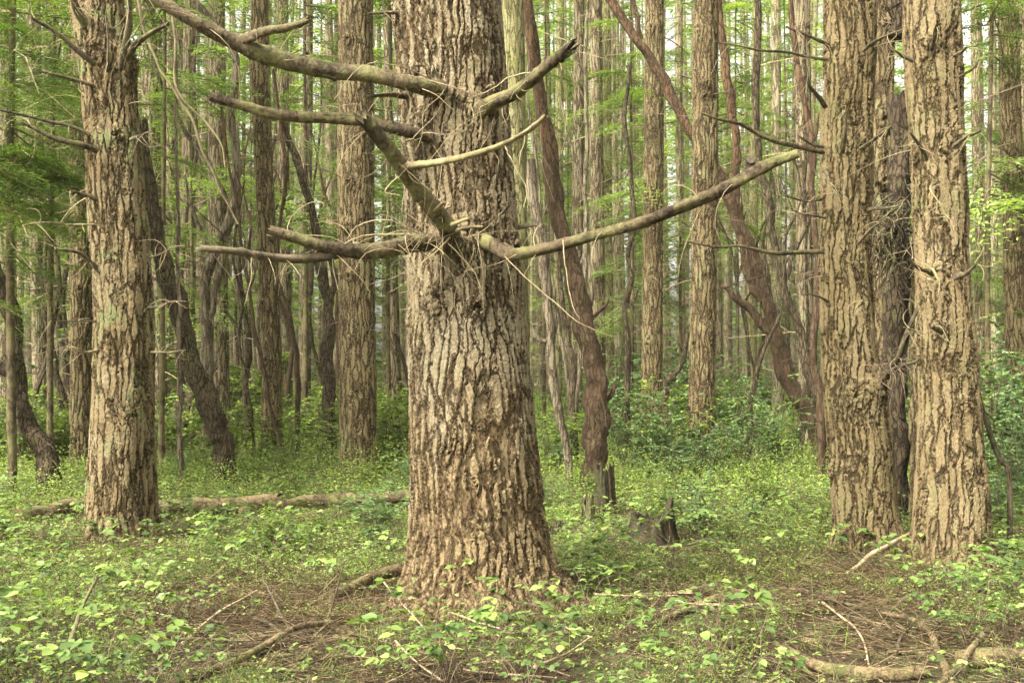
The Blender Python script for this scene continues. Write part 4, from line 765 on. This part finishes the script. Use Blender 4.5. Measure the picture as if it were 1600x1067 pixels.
# ---------------------------------------------------------------- glossy shrubs
def shrub_mesh(h, w, nleaf, lsz, nst=14):
    mb = MB(); a = rng.uniform(0, 2*pi, nst); sp = rng.uniform(.15, 1, nst)*w
    P, R = curly(nst, np.stack([np.cos(a)*.06, np.sin(a)*.06, 0*a-.03], -1), h*rng.uniform(.7, 1.15, nst), rng.uniform(.005, .011, nst), .15, .12, 9, np.stack([np.cos(a)*sp/h, np.sin(a)*sp/h, np.ones(nst)], -1)); tubes(mb, P, R, 4, .5, 1)
    nb = nst*8; k = rng.integers(0, nst, nb); j = rng.integers(2, 9, nb); P2, R2 = curly(nb, P[k, j], rng.uniform(.15, .42, nb)*w/.5, .0028, .25, .25, 8, rng.normal(0, 1, (nb, 3))*[1, 1, .35]+[0, 0, .15]); tubes(mb, P2, R2, 3, .5, 1)
    q = rng.integers(0, nb, nleaf); jj = rng.uniform(.1, .999, nleaf)*7; i0 = jj.astype(int); f = (jj-i0)[:, None]
    pos = P2[q, i0]*(1-f)+P2[q, i0+1]*f; ax = nrm(P2[q, i0+1]-P2[q, i0]); sd = nrm(np.cross(ax, [0, 0, 1.]))*rng.choice([-1, 1], nleaf)[:, None]
    cr = np.clip(rng.normal(.4, .16, nb), 0, 1)
    stamp(mb, LV, (LQ, LT), pos, sd+ax*.5+rng.normal(0, .2, (nleaf, 3)), nrm(rng.normal(0, .35, (nleaf, 3))+[0, -.1, 1]), lsz*rng.uniform(.6, 1.2, nleaf), np.clip(cr[q]+rng.normal(0, .12, nleaf)+.15*(i0 > 5), 0, 1))
    return mb
SH = [shrub_mesh(1.5, .6, 3600, .052).mesh('shrub', [M['shrub'], M['twigdark']]) for _ in range(4)]
SB = [shrub_mesh(1.0, .55, 2600, .05).mesh('shrub_bright', [M['cover2'], M['twigdark']]) for _ in range(3)]
sh = [ # x px, base y px, height m
 (975, 700, 1.9), (1005, 690, 2.2), (1040, 700, 2.0), (950, 715, 1.5), (1075, 705, 1.7), (1130, 712, 1.3), (1150, 700, 1.6), (1180, 690, 1.5), (1035, 745, 1.2), (985, 745, 1.1), (1160, 740, 1.0), (1210, 735, 1.1), (1065, 680, 2.0), (920, 690, 1.5),
 (1105, 755, .8), (1580, 740, 1.6), (1560, 720, 1.9), (1590, 770, 1.3), (1550, 700, 2.2), (1605, 700, 2.3), (1415, 700, 2.1), (1420, 745, 1.3), (1545, 760, 1.1), (870, 700, 1.2), (1640, 740, 1.8), (1510, 690, 2.0), (1010, 660, 1.9), (1120, 665, 1.8), (1200, 665, 1.9), (1570, 800, .9)]
for i, (x, y, h) in enumerate(sh):
    g = G(x, y); o = link('huckleberry_shrub', SH[i % 4], None, g); s = h/1.55; o.scale = (s*1.05, s*1.05, s); o.rotation_euler = (0, 0, rng.uniform(0, 6.28))
    tag(o, 'glossy small-leaved shrub among the trunks in the right half of the wood', 'shrub', 'glossy evergreen shrubs')
for i in range(125):
    x = rng.uniform(-60, 640) if i < 92 else rng.uniform(830, 1600); y = rng.uniform(655, 735); g = G(x, y)
    if (abs(x-185) < 60 and y > 690) or (1215 < x < 1300 and y > 680): continue
    o = link('green_shrub', SB[i % 3], None, g); s = rng.uniform(.7, 1.15)*(1.75 if y < 690 else 1.2); o.scale = (s, s, s*.9); o.rotation_euler = (0, 0, rng.uniform(0, 6.28))
    tag(o, 'bright green bushy undergrowth plant at the feet of the left-hand trunks' if x < 640 else 'bright green bushy plant among the glossy shrubs of the right half', 'shrub', 'bright green bushes on the left' if x < 640 else 'bright green bushes on the right')
for i in range(70):
    y = rng.uniform(735, 862); x = rng.uniform(-20, 1620); g = G(x, y)
    if (g[0]-HO[0])**2+(g[1]-HO[1])**2 < 1.2 or abs(x-185) < 75 or abs(x-1350) < 70 or abs(x-1490) < 75: continue
    if low_near(np.array([g[0]]), np.array([g[1]]), .35, 1.6)[1][0] or low_near(np.array([g[0]]), np.array([g[1]]), .3)[0][0]: continue
    o = link('low_bush', SB[i % 3] if rng.uniform() < .6 else SH[i % 4], None, g); q = rng.uniform(.2, .42); o.scale = (q*1.3, q*1.3, q); o.rotation_euler = (0, 0, rng.uniform(0, 6.28))
    tag(o, 'knee-high leafy bush on the forest floor between the near firs and the wood behind', 'bush', 'low leafy bushes between the firs')
# leafy saplings
SG = [shrub_mesh(2.6, .5, 1500, .06, 5).mesh('sapling', [M['cover'], M['twigdark']]) for _ in range(2)]
for i, (x, y, s, lab) in enumerate([(250, 725, .55, 'leafy seedling beside the right side of the green-barked fir'), (1540, 760, .9, 'spindly leafy sapling right of the farthest right near fir'), (20, 740, .9, 'leafy green sapling at the left edge'), (1235, 740, .6, 'leafy seedling in front of the mossy forked trunk')]):
    g = G(x, y); o = link('leafy_sapling', SG[i % 2], None, g); o.scale = (s,)*3; tag(o, lab, 'sapling')

# ---------------------------------------------------------------- ferns
def fern(label, pos, L, n, az0=0, spread=2*pi, mat='fern', up=.9):
    root = link('sword_fern', None, None, pos); tag(root, label, 'fern')
    for k in range(n):
        a = az0+spread*(k+.5)/n-spread/2+rng.normal(0, .12); Lk = L*rng.uniform(.75, 1.1); K = 30; t = np.linspace(0, 1, K)
        e = up-1.5*t; x = np.cumsum(np.cos(e))*Lk/K; z = np.cumsum(np.sin(e))*Lk/K
        ax = np.stack([x*math.cos(a), x*math.sin(a), z+.01], -1); mb = MB(); tubes(mb, ax[None], np.linspace(.003, .001, K)[None], 3, .2)
        T = nrm(np.gradient(ax, axis=0)); S = nrm(np.cross(T, [0, 0, 1.])); ln = Lk*.17*np.sin(np.clip(t*.95+.06, 0, 1)*pi)**.7+.005
        for s in (-1, 1):
            stamp(mb, np.array([(0, 0, 0), (.11, .3, .0), (0, 1, -.1), (-.11, .3, .0)]), (RQ,), ax[2:], (S*s+T*.35-[0, 0, .15])[2:], nrm(np.cross(S, T))[2:]+rng.normal(0, .08, (K-2, 3)), ln[2:], np.clip(rng.normal(.38, .12, K-2), 0, 1))
        link('frond', mb.mesh('frond', [M[mat]]), root)
fern('pale sword fern at the foot of the green-barked fir', G(185, 862), .34, 7, -.6, 3.6, up=.5)
fern('sword fern arching over the far end of the long fallen log', G(600, 812), .5, 8, pi*.9, 3.2)
fern('sword fern in front of the long fallen log left of the old fir', G(440, 842), .42, 7)
fern('sword fern at the right foot of the farthest right near fir', G(1560, 862), .55, 8, -pi*.6, 3.8)
fern('pale fern fronds reaching in front of the farthest right near fir', G(1598, 905), .38, 6, pi*.9, 1.3, up=1.1)
fern('small fern between the two stout tan firs', G(1408, 760), .5, 7)
fern('small fern among brambles in the right foreground', G(1520, 920), .4, 7)
fern('small fern low against the front of the huge old fir', G(790, 972), .22, 7)

# ---------------------------------------------------------------- fallen wood
def stick(name, label, cat, pts, r0, r1, mat, ragged=.02, group=None, raise_=None, rough=.09, twigs=0, rad=None, up=.6):
    """pts in picture px on the ground; raise_ lifts a point by so many metres; radii in metres"""
    w = [G(x, y) for x, y in pts]; rz = raise_ or [0]*len(w)
    w = [p+np.array([0, 0, r0*up+q]) for p, q in zip(w, rz)]
    mb = MB(); P, R = limb(mb, w, r0, r1, seg=18 if r0 > .025 else 9, rough=rough, ragged=ragged, wob=r0*(.12 if name == 'fallen_log' else .5), rad=rad); c = w[0]
    o = link(name, mb.mesh(name, [M[mat]], c), None, c); tag(o, label, cat, group)
    if twigs:
        t = MB(); i = rng.integers(3, len(P), twigs); Pt, Rt = curly(twigs, P[i], rng.uniform(.1, .4, twigs), .003, .2, .4, 7, rng.normal(0, 1, (twigs, 3))+[0, 0, .4]); tubes(t, Pt, Rt, 3)
        link('twig_spray', t.mesh('twig_spray', [M['branch']], c), o)['kind'] = 'stuff'
    return o
stick('fallen_log', 'long thin fallen log with splintered tip passing behind the green-barked fir', 'log', [(28, 820), (70, 812), (130, 806), (240, 808), (330, 806), (430, 800)], .070, .082, 'log', .12, twigs=5, up=1.1, raise_=[.0, .02, .04, .04, .04, .03])
stick('fallen_log', 'upper end of the long fallen log lying just left of the huge old fir', 'log', [(380, 806), (450, 794), (520, 790), (600, 791), (660, 793)], .06, .072, 'log', .06, raise_=[.02, .04, .05, .06, .06])
stick('fallen_log', 'short dark rotten log under the upper end of the long fallen log', 'log', [(445, 812), (520, 806), (560, 805)], .035, .03, 'branchdark', .05)
stick('fallen_log', 'brown branch length running up to the left foot of the huge old fir', 'log', [(515, 942), (540, 932), (570, 923), (600, 915), (628, 908)], .036, .040, 'log', .02, twigs=4, raise_=[.03, .04, .06, .08, .09])
stick('fallen_branch', 'stub of cut branch lying left of the brown log piece', 'branch', [(375, 932), (400, 930), (430, 936)], .022, .02, 'log', .01)
stick('fallen_branch', 'thick grey-brown branch running in from the bottom edge at the left', 'branch', [(240, 1090), (300, 1062), (350, 1047), (420, 1018), (470, 1002), (512, 992)], .022, .017, 'log', .02, twigs=8, raise_=[0, .01, .02, .03, .04, .05])
stick('fallen_branch', 'short thick rotten branch under brambles in the left foreground', 'branch', [(205, 1000), (230, 988), (252, 978)], .028, .02, 'log', .05)
stick('fallen_branch', 'pale slim stick slanting up between litter left of centre', 'branch', [(285, 1010), (320, 985), (360, 960), (402, 936)], .010, .007, 'logpale', .01, raise_=[0, .03, .05, .06])
stick('fallen_branch', 'dark stick propped diagonally with its top in the air left of centre', 'branch', [(455, 990), (440, 975), (420, 955), (410, 948)], .008, .004, 'branchdark', .01, raise_=[0, .05, .14, .2], twigs=3)
stick('fallen_branch', 'dark short stick on the litter below the diagonal stick', 'branch', [(395, 975), (420, 983), (450, 1000)], .012, .010, 'branchdark', .02, raise_=[.03, .02, 0])
stick('fallen_branch', 'thin bowed twig lying left of the pale slim stick', 'branch', [(190, 968), (230, 966), (270, 975), (300, 985)], .005, .003, 'logpale', 0, raise_=[.02, .04, .04, .02])
stick('fallen_log', 'mottled thick log piece with a splintered end in the right foreground', 'log', [(1212, 1012), (1245, 1028), (1290, 1042), (1350, 1050), (1400, 1052), (1438, 1050)], .034, .032, 'log', .07, rad=[.02, .030, .030, .029, .030, .028], twigs=6, up=1.0)
stick('fallen_log', 'rotten dark log half sunk at the right edge of the foreground', 'log', [(1500, 1036), (1550, 1034), (1640, 1030)], .05, .05, 'log', .05)
stick('fallen_branch', 'long bare straight branch behind the mottled log piece', 'branch', [(1255, 1002), (1320, 1010), (1400, 1015), (1455, 1020)], .017, .012, 'log', .02)
stick('fallen_branch', 'brown branch forking down beside the mottled log piece', 'branch', [(1380, 966), (1425, 985), (1455, 1010), (1475, 1040), (1492, 1080)], .014, .02, 'log', .02, raise_=[.03, .05, .05, .03, .0])
stick('fallen_branch', 'stubby branch rising to the right at the bottom right corner', 'branch', [(1455, 1075), (1490, 1060), (1518, 1035), (1535, 1020)], .022, .015, 'log', .02, raise_=[0, .03, .07, .1])
stick('fallen_log', 'tapering broken brown log piece right of centre among brambles', 'log', [(1030, 972), (1060, 962), (1100, 950), (1140, 940), (1168, 933)], .018, .040, 'log', .03, up=1.3)
stick('fallen_branch', 'long crooked branch leading right from the broken brown log piece', 'branch', [(1165, 930), (1200, 930), (1245, 932), (1290, 945), (1340, 952), (1395, 962), (1430, 975)], .013, .009, 'branch', .02, twigs=12, raise_=[.03, .03, .03, .03, .02, .02, 0])
stick('fallen_branch', 'thin brown branch slanting down below the crooked branch', 'branch', [(1285, 952), (1315, 975), (1345, 1003), (1358, 1035)], .008, .005, 'logpale', .01, twigs=6, raise_=[.05, .04, .03, .01])
stick('fallen_branch', 'small dark crossing stick left of the thin brown branch', 'branch', [(1205, 945), (1225, 955), (1236, 975)], .008, .006, 'branch', .01, raise_=[.04, .02, 0])
stick('fallen_pole', 'peeled pale pole propped between the two stout tan firs', 'pole', [(1325, 905), (1350, 898), (1400, 875), (1450, 856)], .012, .021, 'logpale', .03, raise_=[.03, .10, .15, .19])
stick('fallen_branch', 'dark branch arching over the plants right of the hollow stump', 'branch', [(1030, 858), (1075, 862), (1110, 864), (1140, 895), (1143, 905)], .012, .008, 'branchdark', .02, raise_=[.02, .07, .13, .14, .0], twigs=10)
stick('fallen_branch', 'short dark branch in the plants left of the huge old fir', 'branch', [(382, 868), (402, 876), (420, 888), (430, 896)], .010, .014, 'branchdark', .03, raise_=[.05, .04, .03, 0])
stick('fallen_branch', 'soft decaying branch under leaves in front of the huge old fir', 'branch', [(620, 1015), (700, 1004), (780, 992), (850, 990), (892, 986)], .018, .020, 'log', .02)
stick('fallen_branch', 'grey decaying stick lying from the bottom centre to the left', 'branch', [(520, 1000), (580, 1003), (640, 1010), (700, 1020)], .012, .009, 'log', .02)
stick('fallen_branch', 'thin pale whippy twig across the bottom centre', 'branch', [(720, 1042), (780, 1036), (830, 1041), (890, 1054)], .0045, .003, 'logpale', 0, raise_=[.02, .03, .03, .01])
stick('fallen_branch', 'thin dark stick at the bottom centre', 'branch', [(608, 1032), (640, 1052), (670, 1075)], .008, .006, 'branchdark', .01, raise_=[.03, .02, 0])
stick('fallen_branch', 'slim pale stick at the bottom centre beside the thin dark one', 'branch', [(618, 1010), (645, 1036), (690, 1068)], .006, .004, 'logpale', .01, raise_=[.04, .03, .01])
stick('fallen_branch', 'pale twig running down from the left foot of the huge old fir', 'branch', [(592, 912), (615, 945), (640, 970), (665, 990)], .006, .004, 'logpale', 0, raise_=[.08, .08, .06, .03])
stick('fallen_branch', 'small white-ended stick right of the foot of the huge old fir', 'branch', [(893, 935), (898, 950), (908, 965)], .010, .008, 'logpale', .01, raise_=[.04, .02, .01])
stick('standing_stick', 'upright dead stick in the brambles at the bottom centre', 'stick', [(683, 1042), (682, 1030), (682, 1020)], .007, .005, 'branchdark', .01, raise_=[0, .08, .2])
stick('standing_stick', 'upright dark stick beside the long fallen log', 'stick', [(342, 802), (346, 798), (352, 795)], .008, .006, 'branchdark', .01, raise_=[0, .1, .24])
stick('standing_stick', 'mossy dark stem leaning up through brambles at the lower left', 'stick', [(82, 1100), (100, 1075), (115, 1060), (128, 1050), (152, 1045)], .011, .008, 'branchdark', .01, raise_=[0, .1, .2, .3, .42], twigs=6)
stick('standing_stick', 'bent brown stem rising left of the foot of the huge old fir', 'stick', [(508, 978), (518, 970), (528, 966), (535, 962)], .007, .004, 'branch', .01, raise_=[0, .1, .2, .3], twigs=4)
stick('fallen_branch', 'low brown root-like branch crossing the left litter patch', 'branch', [(225, 940), (300, 938), (370, 935)], .012, .010, 'log', .02)

for i in range(46):      # loose sticks on the bare litter
    cx_, cy_ = [(430, 950), (1290, 930), (1080, 940), (1370, 1020), (560, 1030), (250, 950), (850, 1020), (1180, 890)][i % 8]; x = cx_+rng.normal(0, 75); y = min(1060, cy_+rng.normal(0, 28)); L_ = rng.uniform(18, 75); a_ = rng.normal(0, .55)
    q = [(x-L_*math.cos(a_), y-L_*.45*math.sin(a_)), (x+rng.normal(0, 5), y+rng.normal(0, 3)), (x+L_*math.cos(a_), y+L_*.45*math.sin(a_))]
    stick('loose_stick', 'thin loose stick lying in the brown litter of the foreground', 'stick', q, rng.uniform(.004, .011), .003, ['branch', 'branchdark', 'logpale', 'log'][i % 4], .01, group='loose sticks on the litter', raise_=[rng.uniform(.01, .05), .03, rng.uniform(.01, .08)], twigs=4)
# ---------------------------------------------------------------- stumps
def stump(label, x, y, R0, h, jag, group=None, hollow=.55, mat='stump', peak=None):
    g = G(x, y); d = g[1]; root = link('broken_stump', None, None, g); tag(root, label, 'stump', group)
    n, K = 90, 44; a = np.arange(n)*2*pi/n; ph = rng.uniform(0, 6, 6)
    top = h*(1-jag*(.5+.28*np.sin(a*2+ph[0])+.2*np.sin(a*5+ph[1])+.2*np.sin(a*11+ph[2])+.10*np.sin(a*23+ph[3])))+rng.normal(0, h*jag*.05, n)
    if peak: top = top*.62+peak[1]*np.exp(-(((a-peak[0]+pi) % (2*pi)-pi)/.38)**2)
    t = np.linspace(0, 1, K)[:, None]; zz = -.08+t*(top[None]+.08)
    r = R0*(1+.35*np.exp(-np.maximum(zz, 0)/(.12))+.07*np.sin(a*3+ph[4])[None]+.05*np.sin(a*9+zz*4+ph[5])+.035*np.sin(a*19+zz*9+ph[0]))*(1-.10*t)+rng.normal(0, .002, (K, n))
    o = np.stack([r*np.cos(a), r*np.sin(a), zz], -1); ti = np.linspace(0, 1, 14)[:, None]; zi = top[None]*(1-ti)+h*.12*ti*(1)
    ri = r[-1][None]*(.86-.3*ti*hollow)+rng.normal(0, .003, (14, n)); inn = np.stack([ri*np.cos(a), ri*np.sin(a), zi], -1); v = np.concatenate([o, inn])
    m = n; i, j = np.meshgrid(np.arange(K+13), np.arange(m), indexing='ij'); mb = MB()
    mb.add(v.reshape(-1, 3), np.stack([i*m+j, i*m+(j+1) % m, (i+1)*m+(j+1) % m, (i+1)*m+j], -1).reshape(-1, 4))
    vv = np.vstack([inn[-1], [[0, 0, h*.12]]]); mb.add(vv, np.stack([np.arange(m), (np.arange(m)+1) % m, np.full(m, m)], -1))
    link('stump_wood', mb.mesh('stump_wood', [M[mat]]), root)
stump('hollow rotten stump with a jagged spike on its right side', 1018, 845, .18, .44, .30, peak=(.1, .14))
stump('reddish crumbling stump standing behind the hollow one', 945, 800, .10, .52, .22)
stump('small black charred stump stub left of the reddish stump', 920, 818, .055, .32, .6, mat='branchdark')
stump('low mossy stump behind the right flank of the huge old fir', 858, 838, .10, .16, .5)

# ---------------------------------------------------------------- damp air between the trunks
HZ = .0006
mb = MB(); c = np.array([(x, y, z) for z in (-1.2, 36) for x, y in ((-90, -8), (90, -8), (90, 118), (-90, 118))], float)
mb.add(c, np.array([(0, 3, 2, 1), (4, 5, 6, 7), (0, 1, 5, 4), (1, 2, 6, 5), (2, 3, 7, 6), (3, 0, 4, 7)]))
hm, T = newmat('damp_air'); pv = T.n('ShaderNodeVolumePrincipled', {'Color': (1, 1, .62, 1), 'Density': HZ, 'Anisotropy': .2}); T.n('ShaderNodeOutputMaterial', {'Volume': pv.outputs[0]})
if HZ: tag(link('haze', mb.mesh('haze', [hm], smooth=False)), 'faint pale haze between the trunks', None, None, 'stuff')

# ---------------------------------------------------------------- light, sky, camera
SE, SR = radians(48), radians(232)     # sun behind the camera, a little to the left, through thin cloud
world = bpy.data.worlds.new('World'); scene.world = world; world.use_nodes = True
nt = world.node_tree; bg = nt.nodes['Background']; sky = nt.nodes.new('ShaderNodeTexSky'); sky.sky_type = 'NISHITA'; sky.sun_disc = False
sky.sun_elevation = SE; sky.sun_rotation = SR; sky.air_density = 1.0; sky.dust_density = 6.0; sky.ozone_density = .4
hs = nt.nodes.new('ShaderNodeHueSaturation'); hs.inputs['Saturation'].default_value = .06; hs.inputs['Value'].default_value = 1.7   # thin even cloud
nt.links.new(sky.outputs[0], hs.inputs['Color']); wm = nt.nodes.new('ShaderNodeMix'); wm.data_type = 'RGBA'; wm.blend_type = 'MULTIPLY'; wm.inputs[0].default_value = 1; wm.inputs[7].default_value = (1, .99, .91, 1)
nt.links.new(hs.outputs[0], wm.inputs[6]); nt.links.new(wm.outputs[2], bg.inputs[0]); bg.inputs[1].default_value = .112
sun = bpy.data.lights.new('sun', 'SUN'); sun.energy = 3.6; sun.angle = radians(20); sun.color = (1, .95, .83)
so = bpy.data.objects.new('sun', sun); COL.objects.link(so)
from mathutils import Vector
sd = Vector((math.sin(SR)*math.cos(SE), math.cos(SR)*math.cos(SE), math.sin(SE))); so.rotation_euler = (-sd).to_track_quat('-Z', 'Y').to_euler(); so.location = (0, 0, 40)
cam = bpy.data.cameras.new('camera'); cam.sensor_width = 36; cam.lens = 36*F/1600; cam.shift_y = (HY-533.5)/1600; cam.clip_end = 1000; cam.clip_start = .1
co = bpy.data.objects.new('camera', cam); COL.objects.link(co); co.location = (0, 0, CH); co.rotation_euler = (radians(90), 0, 0); scene.camera = co
scene.view_settings.view_transform = 'Standard'; scene.view_settings.look = 'None'; scene.view_settings.exposure = 1.45; scene.view_settings.gamma = 1
scene.cycles.use_denoising = True; scene.cycles.max_bounces = 5; scene.cycles.diffuse_bounces = 3; scene.cycles.transmission_bounces = 3; scene.cycles.volume_bounces = 0; scene.cycles.transparent_max_bounces = 4
scene.cycles.use_adaptive_sampling = True; scene.cycles.adaptive_threshold = .03
